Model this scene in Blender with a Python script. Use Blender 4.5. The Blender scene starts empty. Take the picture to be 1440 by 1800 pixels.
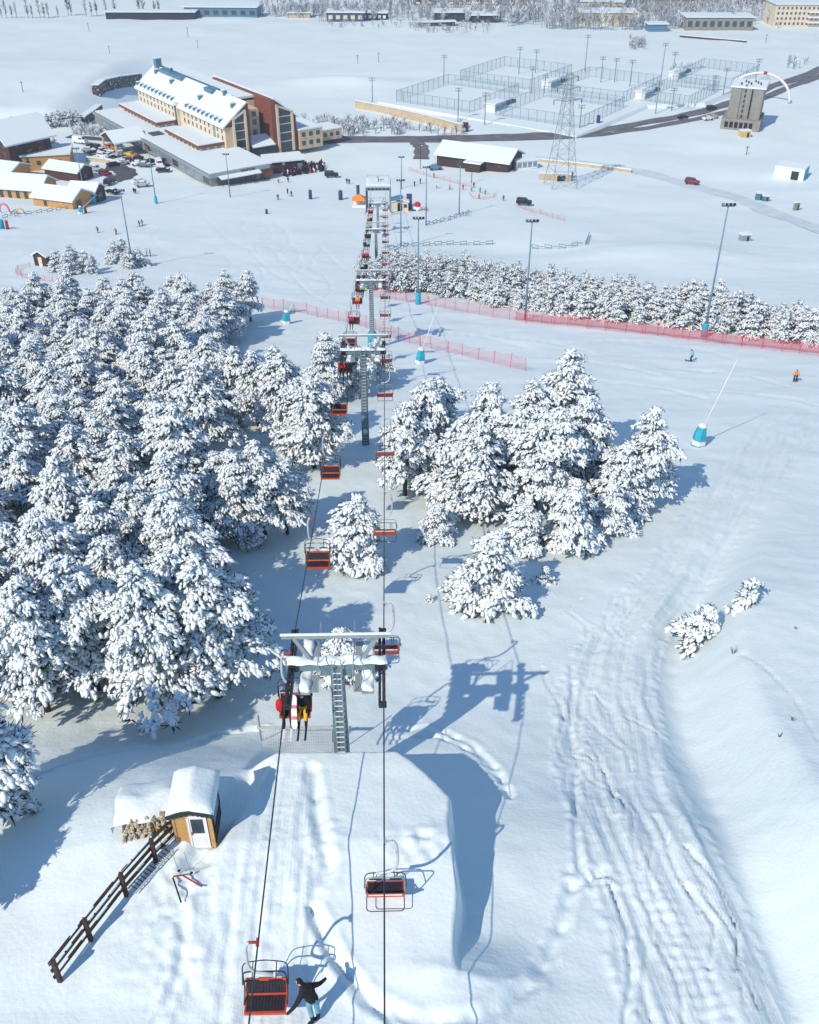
import bpy, math, random
import numpy as np
from mathutils import Vector, Matrix
R = math.radians
scene = bpy.context.scene
C = scene.collection
rnd = random.Random(7)

# ------------------------------------------------------------------ camera
CZ = 100.0                      # camera height; ground heights are CZ - drop
PITCH = R(35.0); F = 1700.0     # focal length in pixels of the 1440 x 1800 frame
cam_d = bpy.data.cameras.new('camera'); cam = bpy.data.objects.new('camera', cam_d); C.objects.link(cam)
cam.location = (0, 0, CZ); cam.rotation_euler = (R(90) - PITCH, 0, 0)
cam_d.sensor_fit = 'VERTICAL'; cam_d.sensor_height = 36.0; cam_d.lens = 36.0 * F / 1800.0
cam_d.clip_start = 0.5; cam_d.clip_end = 20000
scene.camera = cam
scene.render.resolution_x = 819; scene.render.resolution_y = 1024
# ------------------------------------------------------------------ light
SUN_EL = R(42.5); SUN_AZ = R(219.0)        # azimuth clockwise from +Y: behind and left of the camera
w = bpy.data.worlds.new('World'); scene.world = w; w.use_nodes = True
nt = w.node_tree; bg = nt.nodes['Background']
sky = nt.nodes.new('ShaderNodeTexSky'); sky.sky_type = 'NISHITA'; sky.sun_disc = False
sky.sun_elevation = SUN_EL; sky.sun_rotation = SUN_AZ
sky.altitude = 1800; sky.air_density = 1.6; sky.dust_density = 0.2; sky.ozone_density = 6.0
nt.links.new(sky.outputs[0], bg.inputs[0]); bg.inputs[1].default_value = 0.125
sun_d = bpy.data.lights.new('sun', 'SUN'); sun = bpy.data.objects.new('sun', sun_d); C.objects.link(sun)
sun_d.energy = 3.8; sun_d.angle = R(0.5); sun_d.color = (1.0, 0.84, 0.685)
S = Vector((math.sin(SUN_AZ) * math.cos(SUN_EL), math.cos(SUN_AZ) * math.cos(SUN_EL), math.sin(SUN_EL)))
sun.rotation_euler = S.to_track_quat('Z', 'Y').to_euler(); sun.location = (0, -50, 200)
scene.view_settings.view_transform = 'Standard'; scene.view_settings.look = 'None'
scene.view_settings.exposure = 0.25; scene.view_settings.gamma = 1.0
scene.cycles.use_denoising = True
scene.cycles.max_bounces = 6; scene.cycles.diffuse_bounces = 3; scene.cycles.glossy_bounces = 2
scene.cycles.transparent_max_bounces = 12; scene.cycles.volume_bounces = 0

# ------------------------------------------------------------------ materials
def mat(name, col, rough=0.7, var=0.12, scale=3.0, metal=0.0, bump=0.0, bscale=None, snow=0.0, alpha=1.0, spec=0.3):
    m = bpy.data.materials.new(name); m.use_nodes = True
    t = m.node_tree; b = t.nodes['Principled BSDF']
    b.inputs['Roughness'].default_value = rough; b.inputs['Metallic'].default_value = metal
    b.inputs['Specular IOR Level'].default_value = spec
    tc = t.nodes.new('ShaderNodeTexCoord')
    nz = t.nodes.new('ShaderNodeTexNoise'); nz.inputs['Scale'].default_value = scale; nz.inputs['Detail'].default_value = 4
    t.links.new(tc.outputs['Object'], nz.inputs['Vector'])
    rp = t.nodes.new('ShaderNodeValToRGB')
    rp.color_ramp.elements[0].position = 0.3; rp.color_ramp.elements[1].position = 0.7
    rp.color_ramp.elements[0].color = [max(0, c * (1 - var)) for c in col] + [1]
    rp.color_ramp.elements[1].color = [min(1, c * (1 + var)) for c in col] + [1]
    t.links.new(nz.outputs['Fac'], rp.inputs[0])
    out = rp.outputs[0]
    if snow:                                          # loose snow lying in patches
        n2 = t.nodes.new('ShaderNodeTexNoise'); n2.inputs['Scale'].default_value = scale * 2.3; n2.inputs['Detail'].default_value = 5
        t.links.new(tc.outputs['Object'], n2.inputs['Vector'])
        r2 = t.nodes.new('ShaderNodeValToRGB'); r2.color_ramp.elements[0].position = 1 - snow; r2.color_ramp.elements[1].position = min(1, 1.08 - snow)
        t.links.new(n2.outputs['Fac'], r2.inputs[0])
        mx = t.nodes.new('ShaderNodeMix'); mx.data_type = 'RGBA'
        t.links.new(r2.outputs[0], mx.inputs[0]); t.links.new(out, mx.inputs[6]); mx.inputs[7].default_value = (.66, .815, .85, 1)
        out = mx.outputs[2]
    t.links.new(out, b.inputs['Base Color'])
    if bump:
        n3 = t.nodes.new('ShaderNodeTexNoise'); n3.inputs['Scale'].default_value = bscale or scale * 4; n3.inputs['Detail'].default_value = 5
        t.links.new(tc.outputs['Object'], n3.inputs['Vector'])
        bp = t.nodes.new('ShaderNodeBump'); bp.inputs['Distance'].default_value = bump; bp.inputs['Strength'].default_value = 0.8
        t.links.new(n3.outputs['Fac'], bp.inputs['Height']); t.links.new(bp.outputs[0], b.inputs['Normal'])
    if alpha < 1: b.inputs['Alpha'].default_value = alpha
    return m

def snow_ground_mat():
    m = mat('ground snow', (.665, .795, .815), .6, .03, .05, spec=.2)
    t = m.node_tree; b = t.nodes['Principled BSDF']
    tc = t.nodes.new('ShaderNodeTexCoord')
    def nz(sc, d):
        n = t.nodes.new('ShaderNodeTexNoise'); n.inputs['Scale'].default_value = sc; n.inputs['Detail'].default_value = d
        t.links.new(tc.outputs['Object'], n.inputs['Vector']); return n
    b1 = t.nodes.new('ShaderNodeBump'); b1.inputs['Distance'].default_value = .04; b1.inputs['Strength'].default_value = .6
    b2 = t.nodes.new('ShaderNodeBump'); b2.inputs['Distance'].default_value = .25; b2.inputs['Strength'].default_value = .35
    t.links.new(nz(5.5, 6).outputs['Fac'], b1.inputs['Height']); t.links.new(nz(.35, 5).outputs['Fac'], b2.inputs['Height'])
    t.links.new(b1.outputs[0], b2.inputs['Normal'])
    def attr(n):
        a = t.nodes.new('ShaderNodeAttribute'); a.attribute_name = n; return a.outputs['Fac']
    sx = t.nodes.new('ShaderNodeSeparateXYZ'); t.links.new(tc.outputs['Object'], sx.inputs[0])
    ml = t.nodes.new('ShaderNodeMath'); ml.operation = 'MULTIPLY'; ml.inputs[1].default_value = .045; t.links.new(sx.outputs['Y'], ml.inputs[0])
    cb = t.nodes.new('ShaderNodeCombineXYZ'); t.links.new(attr('trackq'), cb.inputs[0]); t.links.new(ml.outputs[0], cb.inputs[1])
    n3 = t.nodes.new('ShaderNodeTexNoise'); n3.inputs['Scale'].default_value = 4.2; n3.inputs['Detail'].default_value = 7; n3.inputs['Roughness'].default_value = .68; t.links.new(cb.outputs[0], n3.inputs['Vector'])
    m3 = t.nodes.new('ShaderNodeMath'); m3.operation = 'MULTIPLY'; t.links.new(n3.outputs['Fac'], m3.inputs[0]); t.links.new(attr('trackm'), m3.inputs[1])
    b3 = t.nodes.new('ShaderNodeBump'); b3.inputs['Distance'].default_value = .07; b3.inputs['Strength'].default_value = 1.0
    t.links.new(m3.outputs[0], b3.inputs['Height']); t.links.new(b2.outputs[0], b3.inputs['Normal']); t.links.new(b3.outputs[0], b.inputs['Normal'])
    return m

M = dict(
    ground=snow_ground_mat(),
    packed=mat('packed grey snow', (.54, .65, .69), .7, .10, .3),
    snow=mat('snow', (.69, .805, .825), .6, .03, 2, bump=.03, bscale=6, spec=.2),
    treesnow=mat('tree snow', (.76, .86, .895), .6, .03, 2, spec=.2),
    needle=mat('pine needles', (.034, .052, .055), .7, .45, 2.5),
    bark=mat('pine bark', (.060, .038, .030), .9, .35, 6, bump=.02, snow=.28),
    twig=mat('frosted twigs', (.46, .50, .54), .9, .3, .2),
    darktwig=mat('bare twigs', (.16, .17, .19), .9, .3, 2),
    steel=mat('galvanised steel', (.30, .36, .38), .5, .12, 2, .3),
    tower=mat('painted tower steel', (.16, .25, .29), .5, .15, 1.5, .2),
    pale=mat('pale painted steel', (.50, .55, .54), .5, .08, 3, .1),
    darkmetal=mat('dark steel', (.035, .045, .055), .45, .2, 5, .4),
    rubber=mat('black rubber', (.02, .022, .025), .8, .2, 8),
    rope=mat('steel rope', (.05, .06, .07), .5, .2, 4, .5),
    orange=mat('orange chair shell', (.50, .065, .018), .45, .10, 6, spec=.5),
    reds=mat('dark red chair shell', (.36, .05, .04), .45, .12, 6),
    cushion=mat('dark seat cushion', (.022, .022, .032), .75, .25, 9, snow=.20),
    white=mat('white paint', (.75, .76, .77), .5, .04, 3),
    wood=mat('honey timber', (.50, .29, .11), .65, .22, 3, bump=.004),
    brownwood=mat('dark brown timber', (.055, .032, .027), .7, .3, 4, bump=.01),
    log=mat('cut logs', (.44, .33, .20), .8, .35, 5, snow=.48),
    darkgreen=mat('dark green trim', (.018, .035, .032), .6, .15, 5),
    glass=mat('dark window glass', (.03, .05, .065), .08, .25, 1.2, 0, spec=.6),
    blueglass=mat('sky blue window glass', (.16, .27, .33), .1, .2, 1.0, 0, spec=.6),
    teal=mat('teal padding', (.025, .36, .50), .6, .12, 3, snow=.2),
    blue=mat('dark blue banner', (.03, .07, .16), .6, .15, 2),
    net=mat('red safety net', (.62, .10, .13), .8, .2, 5, alpha=.19),
    rednet=mat('bunched red net', (.40, .025, .05), .8, .25, 3, alpha=.42),
    netpost=mat('red net post', (.55, .06, .08), .6, .1, 5),
    chainlink=mat('blue grey chain link', (.20, .33, .40), .6, .15, 2, alpha=.17),
    fencepost=mat('blue grey fence post', (.14, .25, .32), .5, .1, 2),
    concrete=mat('raw concrete', (.25, .25, .23), .85, .16, .6, bump=.02),
    beige=mat('beige render', (.56, .44, .29), .8, .08, .4),
    cream=mat('cream render', (.66, .58, .44), .8, .07, .4),
    brick=mat('red brown cladding', (.20, .07, .045), .75, .15, .8),
    maroon=mat('maroon boards', (.075, .028, .025), .75, .2, .8),
    tan=mat('tan stone wall', (.50, .41, .28), .85, .15, .5, snow=.25),
    asphalt=mat('asphalt', (.13, .135, .15), .85, .25, .25, snow=.30),
    wetasphalt=mat('cleared asphalt', (.075, .078, .085), .8, .25, .3, snow=.22),
    rock=mat('dark rock', (.045, .047, .055), .9, .4, .5, snow=.42),
    turq=mat('turquoise panel', (.06, .38, .38), .6, .1, 2),
    roofblue=mat('blue roof sheet', (.08, .20, .30), .5, .1, 1),
    yellow=mat('yellow render', (.60, .44, .16), .8, .1, .5),
    redcloth=mat('red fabric', (.50, .02, .03), .8, .1, 4),
    skin=mat('skin', (.50, .30, .22), .6, .05, 5),
    navy=mat('navy cloth', (.012, .018, .04), .8, .2, 6),
    black=mat('black cloth', (.012, .012, .016), .8, .2, 6),
    yellowcloth=mat('yellow trousers', (.75, .42, .02), .8, .1, 6),
    jeans=mat('pale blue trousers', (.13, .33, .45), .8, .2, 9),
    orangecloth=mat('orange jacket', (.75, .26, .04), .8, .1, 6),
    greencloth=mat('bright green jacket', (.20, .60, .15), .8, .1, 6),
    cyancloth=mat('pale blue jacket', (.25, .50, .62), .8, .1, 6),
    pink=mat('pink board', (.70, .20, .28), .5, .1, 6),
)

# ------------------------------------------------------------------ mesh helpers
class MB:
    def __init__(s): s.v = []; s.f = []; s.mi = []; s.cur = 0
    def add(s, vs, fs):
        o = len(s.v); s.v += [tuple(p) for p in vs]
        for f in fs: s.f.append(tuple(i + o for i in f)); s.mi.append(s.cur)
        return s
    def box(s, c, d, rz=0.0, rx=0.0, ry=0.0):
        m = Matrix.Translation(c) @ Matrix.Rotation(rz, 4, 'Z') @ Matrix.Rotation(ry, 4, 'Y') @ Matrix.Rotation(rx, 4, 'X')
        v = [m @ Vector((sx * d[0] / 2, sy * d[1] / 2, sz * d[2] / 2)) for sz in (-1, 1) for sy in (-1, 1) for sx in (-1, 1)]
        return s.add(v, [(0, 2, 3, 1), (4, 5, 7, 6), (0, 1, 5, 4), (2, 6, 7, 3), (0, 4, 6, 2), (1, 3, 7, 5)])
    def beam(s, a, b, w_, h_=None):                    # rectangular bar from a to b
        h_ = h_ or w_; a = Vector(a); b = Vector(b); d = (b - a).normalized()
        up = Vector((0, 0, 1)) if abs(d.z) < .95 else Vector((0, 1, 0))
        sx = d.cross(up).normalized() * (w_ / 2); sy = sx.cross(d).normalized() * (h_ / 2)
        v = [p + i * sx + j * sy for p in (a, b) for (i, j) in ((-1, -1), (1, -1), (1, 1), (-1, 1))]
        return s.add(v, [(0, 1, 2, 3), (4, 7, 6, 5), (0, 4, 5, 1), (1, 5, 6, 2), (2, 6, 7, 3), (3, 7, 4, 0)])
    def tube(s, pts, r, n=6, cap=True):
        pts = [Vector(p) for p in pts]; rs = r if isinstance(r, (list, tuple)) else [r] * len(pts)
        o = len(s.v); prev = None
        for i, p in enumerate(pts):
            d = (pts[min(i + 1, len(pts) - 1)] - pts[max(i - 1, 0)]).normalized()
            if prev is None:
                up = Vector((0, 0, 1)) if abs(d.z) < .9 else Vector((1, 0, 0)); x = d.cross(up).normalized()
            else: x = (prev - d * prev.dot(d)).normalized()
            y = d.cross(x); prev = x
            for k in range(n):
                a = 2 * math.pi * k / n; s.v.append(tuple(p + (x * math.cos(a) + y * math.sin(a)) * rs[i]))
        for i in range(len(pts) - 1):
            for k in range(n):
                s.f.append((o + i * n + k, o + i * n + (k + 1) % n, o + (i + 1) * n + (k + 1) % n, o + (i + 1) * n + k)); s.mi.append(s.cur)
        if cap:
            s.f.append(tuple(o + k for k in reversed(range(n)))); s.mi.append(s.cur)
            s.f.append(tuple(o + (len(pts) - 1) * n + k for k in range(n))); s.mi.append(s.cur)
        return s
    def prism(s, poly, z0, z1):                        # poly: list of (x, y), counter-clockwise
        n = len(poly); v = [(x, y, z0) for x, y in poly] + [(x, y, z1) for x, y in poly]
        return s.add(v, [tuple(reversed(range(n))), tuple(range(n, 2 * n))] + [(i, (i + 1) % n, n + (i + 1) % n, n + i) for i in range(n)])
    def extr(s, prof, a, b, side):                     # profile of (across, up) swept from a to b; side = across direction
        a = Vector(a); b = Vector(b); side = Vector(side); n = len(prof)
        v = [p + side * u + Vector((0, 0, z)) for p in (a, b) for u, z in prof]
        return s.add(v, [tuple(range(n)), tuple(reversed(range(n, 2 * n)))] + [(i, n + i, n + (i + 1) % n, (i + 1) % n) for i in range(n)])
    def disc(s, c, ax, r, t, n=14):
        c = Vector(c); ax = Vector(ax).normalized()
        return s.tube([c - ax * t / 2, c + ax * t / 2], r, n)
    def lathe(s, prof, n=12, c=(0, 0, 0)):             # list of (radius, z)
        o = len(s.v)
        for r_, z in prof:
            for k in range(n):
                a = 2 * math.pi * k / n; s.v.append((c[0] + r_ * math.cos(a), c[1] + r_ * math.sin(a), c[2] + z))
        for i in range(len(prof) - 1):
            for k in range(n):
                s.f.append((o + i * n + k, o + i * n + (k + 1) % n, o + (i + 1) * n + (k + 1) % n, o + (i + 1) * n + k)); s.mi.append(s.cur)
        s.f.append(tuple(o + k for k in reversed(range(n)))); s.mi.append(s.cur)
        s.f.append(tuple(o + (len(prof) - 1) * n + k for k in range(n))); s.mi.append(s.cur)
        return s
    def mesh(s, name, mats, smooth=False):
        me = bpy.data.meshes.new(name); me.from_pydata(s.v, [], s.f)
        for m in (mats if isinstance(mats, (list, tuple)) else [mats]): me.materials.append(M[m] if isinstance(m, str) else m)
        me.polygons.foreach_set('material_index', s.mi)
        if smooth: me.polygons.foreach_set('use_smooth', [True] * len(s.f))
        me.update(); return me

def lk(o, parent=None):
    C.objects.link(o)
    if parent is not None: o.parent = parent
    return o
def obj(name, mb, m, parent=None, smooth=False):
    return lk(bpy.data.objects.new(name, mb.mesh(name, m, smooth) if isinstance(mb, MB) else mb), parent)
def tag(o, label=None, cat=None, group=None, kind=None):
    if label: o['label'] = label
    if cat: o['category'] = cat
    if group: o['group'] = group
    if kind: o['kind'] = kind
    return o
def thing(name, label, cat, loc=(0, 0, 0), rz=0.0, group=None):
    o = bpy.data.objects.new(name, None); C.objects.link(o); o.empty_display_size = .2
    o.location = loc; o.rotation_euler = (0, 0, rz)
    return tag(o, label, cat, group)
def copy_tree(o, parent=None):
    c = o.copy(); C.objects.link(c)
    if parent is not None: c.parent = parent
    for ch in list(o.children): copy_tree(ch, c)
    return c
ORD = ['first', 'second', 'third', 'fourth', 'fifth', 'sixth', 'seventh', 'eighth', 'ninth', 'tenth', 'eleventh', 'twelfth',
       'thirteenth', 'fourteenth', 'fifteenth', 'sixteenth', 'seventeenth', 'eighteenth', 'nineteenth', 'twentieth',
       'twenty-first', 'twenty-second', 'twenty-third', 'twenty-fourth', 'twenty-fifth', 'twenty-sixth', 'twenty-seventh', 'twenty-eighth', 'twenty-ninth', 'thirtieth',
       'thirty-first', 'thirty-second', 'thirty-third', 'thirty-fourth', 'thirty-fifth', 'thirty-sixth', 'thirty-seventh', 'thirty-eighth', 'thirty-ninth', 'fortieth']
def snow_strip(x0, x1, y0, y1, z, h, nx=None, ny=None):   # rounded, uneven layer of lying snow
    L, W = x1 - x0, y1 - y0; nx = nx or max(6, int(L / .09)); ny = ny or max(6, int(W / .09)); v = []; f = []; sd = rnd.uniform(0, 50)
    for j in range(ny + 1):
        for i in range(nx + 1):
            u, w_ = i / nx * 2 - 1, j / ny * 2 - 1; x = x0 + L * i / nx; y = y0 + W * j / ny
            e = (1 - abs(u) ** 10) * (1 - abs(w_) ** 4); k = .75 + .5 * math.sin(x * 2.3 + sd) * math.sin(y * 1.9 + sd) + .25 * math.sin(x * 6.1 + y * 5.2 + sd)
            v.append((x + .03 * math.sin(y * 9 + sd), y + .03 * math.sin(x * 8 + sd), z + h * max(0, e) ** .5 * k))
    for j in range(ny):
        for i in range(nx): a = j * (nx + 1) + i; f.append((a, a + 1, a + nx + 2, a + nx + 1))
    return MB().add(v, f)
def struct(name, mb, m, parent=None, smooth=False):
    o = obj(name, mb, m, parent, smooth)
    if parent is None: o['kind'] = 'structure'
    return o

# ------------------------------------------------------------------ terrain
def hash2(i, j, s):
    h = (i.astype(np.int64) * 374761393 + j.astype(np.int64) * 668265263 + s * 1442695041) & 0x7fffffff
    h = ((h ^ (h >> 13)) * 1274126177) & 0x7fffffff
    h = h ^ (h >> 16)
    return (h & 0xffff) / 65535.0
def noise(x, y, s=0):
    xi = np.floor(x); yi = np.floor(y); fx = x - xi; fy = y - yi
    fx = fx * fx * (3 - 2 * fx); fy = fy * fy * (3 - 2 * fy)
    a = hash2(xi, yi, s); b = hash2(xi + 1, yi, s); c = hash2(xi, yi + 1, s); d = hash2(xi + 1, yi + 1, s)
    return (a + (b - a) * fx) * (1 - fy) + (c + (d - c) * fx) * fy - .5
def sm(a, b, x):
    t = np.clip((x - a) / (b - a), 0, 1); return t * t * (3 - 2 * t)
PY = [-400, -60, 0, 10, 15, 20, 24, 28, 34, 45, 60, 76, 98, 121, 155, 188, 233, 262, 300, 340, 420, 600, 900, 3000, 15000]
PD = [12, 24.5, 28.6, 29.9, 30.9, 31.9, 32.7, 34.3, 36.3, 38.6, 41.9, 45.6, 51.6, 57.2, 65.0, 72.2, 79.6, 84.0, 88.0, 89.6, 91.0, 94.5, 97, 99, 99]
_py = np.array(PY, float); _pd = np.array(PD, float)
_m = np.gradient(_pd, _py)
def prof(y):                                            # smooth cubic through the profile points
    i = np.clip(np.searchsorted(_py, y) - 1, 0, len(_py) - 2); h = _py[i + 1] - _py[i]; t = np.clip((y - _py[i]) / h, 0, 1)
    t2 = t * t; t3 = t2 * t
    return (2 * t3 - 3 * t2 + 1) * _pd[i] + (t3 - 2 * t2 + t) * h * _m[i] + (-2 * t3 + 3 * t2) * _pd[i + 1] + (t3 - t2) * h * _m[i + 1]
RY = [0, 10, 17.8, 23, 28, 36, 42, 50, 65, 90, 140]; RX = [11, 10.5, 9.9, 9.5, 9.2, 10.2, 12.6, 17.9, 26.5, 43, 80]
def xroad(y): return np.interp(y, RY, RX)
def ground(x, y):                                       # height of the snow surface without small relief
    x = np.asarray(x, float); y = np.asarray(y, float)
    d = prof(y)
    near = 1 - sm(60, 120, y)
    # bank on the right of the piste road
    xb = 13.9 + .02 * (y - 20) + np.logaddexp(0, (y - 39) / 3.5) * 3.5 * .55
    fade = (1 - sm(40, 62, y)) * sm(-5, 12, y)
    d = d - fade * (2.9 * sm(xb - .9, xb + 2.8, x) + .6 * sm(xb + 1, xb + 10, x)) + fade * 1.0 * sm(xb - 3.0, xb - .8, x)
    d = d + fade * .22 * np.exp(-((x - xroad(y)) / 2.6) ** 4)
    # unloading mound under the rope: flat top, steep right and back faces
    top = np.interp(y, [-10, 12, 16, 22, 27, 31], [28.6, 30.0, 30.3, 29.95, 30.75, 31.4])
    edge = 1.55 + .12 * np.sin(y * 1.3) - np.maximum(0, y - 24.2) * .78
    mr = 1 - sm(edge, edge + .32, x)                    # right face
    soft = sm(edge - .6, edge + 4.0, x)
    kf = 1 - sm(16.8, 19.2, y); mr = mr * (1 - kf) + np.minimum(mr, 1 - soft) * kf
    mr = np.maximum(mr, (1 - sm(16.8, 19.6, y)) * (1 - soft))
    mb_ = 1 - sm(26.75, 27.15, y)                   # back face
    back = 1 - sm(22.5, 33, y)
    left = sm(-7.0, -5.4, x)
    mbk = left * np.minimum(mb_, 1) + (1 - left) * back
    ml = sm(-22, -9, x)
    mask = np.clip(mr * mbk * ml, 0, 1)
    d = d * (1 - mask) + np.minimum(top, d) * mask
    # cut path behind the booth
    cut = np.exp(-((x - np.interp(y, [21, 23, 25, 27], [-7.6, -7.2, -6.6, -6.0])) / .55) ** 4) * sm(20.6, 21.6, y) * (1 - sm(26, 27, y))
    d = d + .55 * cut
    # banks and gullies of the valley floor
    far = sm(220, 300, y)
    d = d - far * 5.5 * sm(-118, -140, x) * sm(372, 392, y) * (1 - sm(470, 560, y))
    d = d + far * 4.0 * np.exp(-((x + 113 + (y - 430) * .12) / 7.0) ** 2) * sm(392, 410, y) * (1 - sm(470, 490, y))
    d = d - 2.2 * np.exp(-(((x - 52) / 22) ** 2 + ((y - 205) / 14) ** 2))           # drift right of the pines
    d = d + 1.5 * np.exp(-(((x - 24) / 16) ** 2 + ((y - 212) / 9) ** 2))
    d = d - far * 3.2 * np.exp(-(((x + 30) / 26) ** 2 + ((y - 468) / 9) ** 2))
    d = d - far * 2.5 * np.exp(-(((x - 150) / 30) ** 2 + ((y - 290) / 7) ** 2))
    d = d - far * 6 * sm(700, 1100, y) * (noise(x / 260., y / 200., 5) + .3)
    d = d - sm(40, 120, y) * (.35 * noise(x / 9, y / 5, 11) + .18 * noise(x / 3, y / 1.6, 12)) * (1 - .7 * sm(200, 300, y))
    d = d - sm(150, 300, y) * (1.1 * noise(x / 38, y / 20, 13) + .45 * noise(x / 12, y / 8, 14))
    return CZ - d
def gz(x, y): return float(ground(np.array([x]), np.array([y]))[0])
def ray(px, py):
    cx = (px - 720) / F; cy = (py - 900) / F; c, s_ = math.cos(PITCH), math.sin(PITCH)
    return Vector((cx, c - cy * s_, -s_ - cy * c))
def at(px, py, h=0.0):                                  # where a line of sight of the photograph meets the ground (raised by h)
    d = ray(px, py); t = np.geomspace(8, 4000, 420)
    for _ in range(4):
        f = CZ + d.z * t - ground(d.x * t, d.y * t) - h
        i = max(int(np.argmax(f < 0)), 1); t = np.linspace(t[i - 1], t[i], 24)
    a = t[0]; return Vector((d.x * a, d.y * a, gz(d.x * a, d.y * a)))
def top_z(p, py):                                       # height at which the point above p appears at image row py
    d = ray(720, py); return CZ + d.z * (p.y / d.y)
def on(p, dz=0.0): return Vector((p[0], p[1], gz(p[0], p[1]) + dz))

def seg_dist(x, y, pts):                                # distance to a polyline and position along it
    best = np.full(x.shape, 1e9); along = np.zeros(x.shape); L = 0
    for (ax, ay), (bx, by) in zip(pts[:-1], pts[1:]):
        l = math.hypot(bx - ax, by - ay); ux, uy = (bx - ax) / l, (by - ay) / l
        t = np.clip((x - ax) * ux + (y - ay) * uy, 0, l); dd = np.hypot(x - ax - ux * t, y - ay - uy * t)
        k = dd < best; best = np.where(k, dd, best); along = np.where(k, L + t, along); L += l
    return best, along

def build_ground():
    ys = list(np.arange(-18, 9, 1.0)) + list(np.arange(9, 42, .115)); y = ys[-1]
    while y < 700: y += max(.115, (y - 42) * .0085 + .12); ys.append(y)
    ys = [-100, -70, -40] + ys + [760, 840, 950, 1100, 1300, 1600, 2100, 3000, 4200]
    ts = np.linspace(-1, 1, 561)
    ext = np.array([1.08, 1.22, 1.45, 1.9, 2.8, 4])
    ts = np.concatenate([-ext[::-1], ts, ext])
    ys = np.array(ys); hw = 19 + .55 * np.clip(ys, 0, 1600) + .05 * np.clip(-ys, 0, None)
    X = ts[None, :] * hw[:, None]; Y = np.repeat(ys[:, None], len(ts), 1)
    Z = ground(X, Y)
    # ---- small relief
    nearm = 1 - sm(60, 140, Y)
    Z += nearm * (.10 * noise(X / 2.2, Y / 2.2, 1) + .05 * noise(X / .7, Y / .7, 2) + .25 * noise(X / 7, Y / 6, 3))
    # piste road: ruts running along it
    q = X - np.interp(Y, RY, RX); hwid = np.interp(Y, [0, 35, 45, 65, 90, 120], [2.9, 2.7, 2.2, 3.2, 4.6, 6])
    m_ = (1 - sm(hwid * .75, hwid * 1.12, np.abs(q))) * (1 - sm(75, 105, Y)) * sm(-2, 4, Y)
    w1 = q + .55 * noise(Y / 6., Y * 0 + 3, 21) * 2; w2 = q + 1.1 * noise(Y / 4., Y * 0 + 9, 24)
    Z += m_ * (.13 * noise(w1 * 1.6, Y / 8., 22) + .17 * noise(w2 * 3.8, Y / 5., 23) + .11 * noise(w1 * 7.5, Y / 3.5, 25) + .06 * noise(w2 * 4.1 + Y * .35, Y / 2.5, 28) + .05 * noise(X * 4, Y * 4, 26))
    rm = np.exp(-((np.abs(q + .5 * noise(Y / 3., Y * 0, 29)) - hwid) / .22) ** 2) * (1 - sm(60, 90, Y)) * sm(-2, 4, Y)
    Z += rm * (.06 + .15 * noise(X * 3.5, Y * 3.5, 27))
    # snow-cat corduroy at the bottom of the road
    k = (1 - sm(.5, .75, np.abs(q - .0 + (Y - 16) * .10))) * (1 - sm(21, 23, Y))
    Z += k * .022 * np.sin(Y * 13 + 3 * noise(X * 2, Y, 30))
    # skied lane under the left rope
    lx = -4.3 - .0235 * Y; q2 = X - lx
    lane = (1 - sm(1.2, 1.9, np.abs(q2))) * (1 - sm(25.5, 26.6, Y)) * sm(3, 8, Y)
    Z += lane * (-.06 + .10 * noise(q2 * 6, Y / 5, 36) + .08 * noise(q2 * 3.5 + noise(Y / 4, Y * 0, 31), Y / 6, 32) + .05 * noise(q2 * 9, Y / 2.5, 33))
    lane2 = (1 - sm(1.0, 1.8, np.abs(X + 7.0))) * (1 - sm(20.0, 21.5, Y))
    Z += lane2 * (.10 * noise(X * 4, Y * 3, 34) + .10 * noise(X * 1.6, Y * 1.2, 35))
    # trodden trails
    def trail(pxs, wd, dep, bump, seed, lim=80):
        pts = [at(*p) for p in pxs]; pts = [(p.x, p.y) for p in pts]
        fine = []
        for a, b in zip(pts[:-1], pts[1:]): fine += [(a[0] + (b[0] - a[0]) * t, a[1] + (b[1] - a[1]) * t) for t in (0, .33, .66)]
        fine.append(pts[-1]); x0 = min(p[0] for p in fine) - 2; x1 = max(p[0] for p in fine) + 2; y0 = min(p[1] for p in fine) - 2; y1 = max(p[1] for p in fine) + 2
        k = (X > x0) & (X < x1) & (Y > y0) & (Y < y1)
        dd, al = seg_dist(X[k], Y[k], fine)
        dd = dd + .25 * wd * noise(X[k] * 2, Y[k] * 2, seed)
        Z[k] += -dep * np.exp(-(dd / wd) ** 2) * (1 - bump + bump * 2.4 * np.clip(noise(al * 2.6, al * 0 + seed, seed) + .45, 0, 1)) + dep * .55 * np.exp(-((dd - wd * 1.9) / (wd * .6)) ** 2) * (.5 + noise(X[k] * 4, Y[k] * 4, seed + 1))
    trail([(548, 1350), (560, 1440), (578, 1520), (545, 1585), (590, 1680), (650, 1760), (740, 1795), (850, 1785), (940, 1725), (985, 1640), (1005, 1560), (1060, 1530)], .22, .16, .4, 41)
    trail([(548, 1590), (570, 1660), (640, 1740), (720, 1830)], .12, .10, .2, 43)
    trail([(690, 1285), (760, 1277), (830, 1310), (875, 1355), (897, 1400)], .17, .13, .9, 45)
    trail([(690, 1300), (770, 1295), (835, 1325), (870, 1365)], .12, .10, .9, 46)
    trail([(60, 1365), (150, 1335), (250, 1315), (300, 1318), (380, 1290), (465, 1280)], .18, .16, .7, 47)
    trail([(1010, 1200), (1002, 1260), (1015, 1340), (1010, 1440), (1020, 1530)], .14, .16, .3, 49)
    trail([(1075, 1560), (1105, 1640), (1112, 1720), (1100, 1800)], .12, .2, .2, 50)
    trail([(1205, 1490), (1262, 1560), (1300, 1640), (1295, 1700)], .10, .16, .2, 51)
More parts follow.
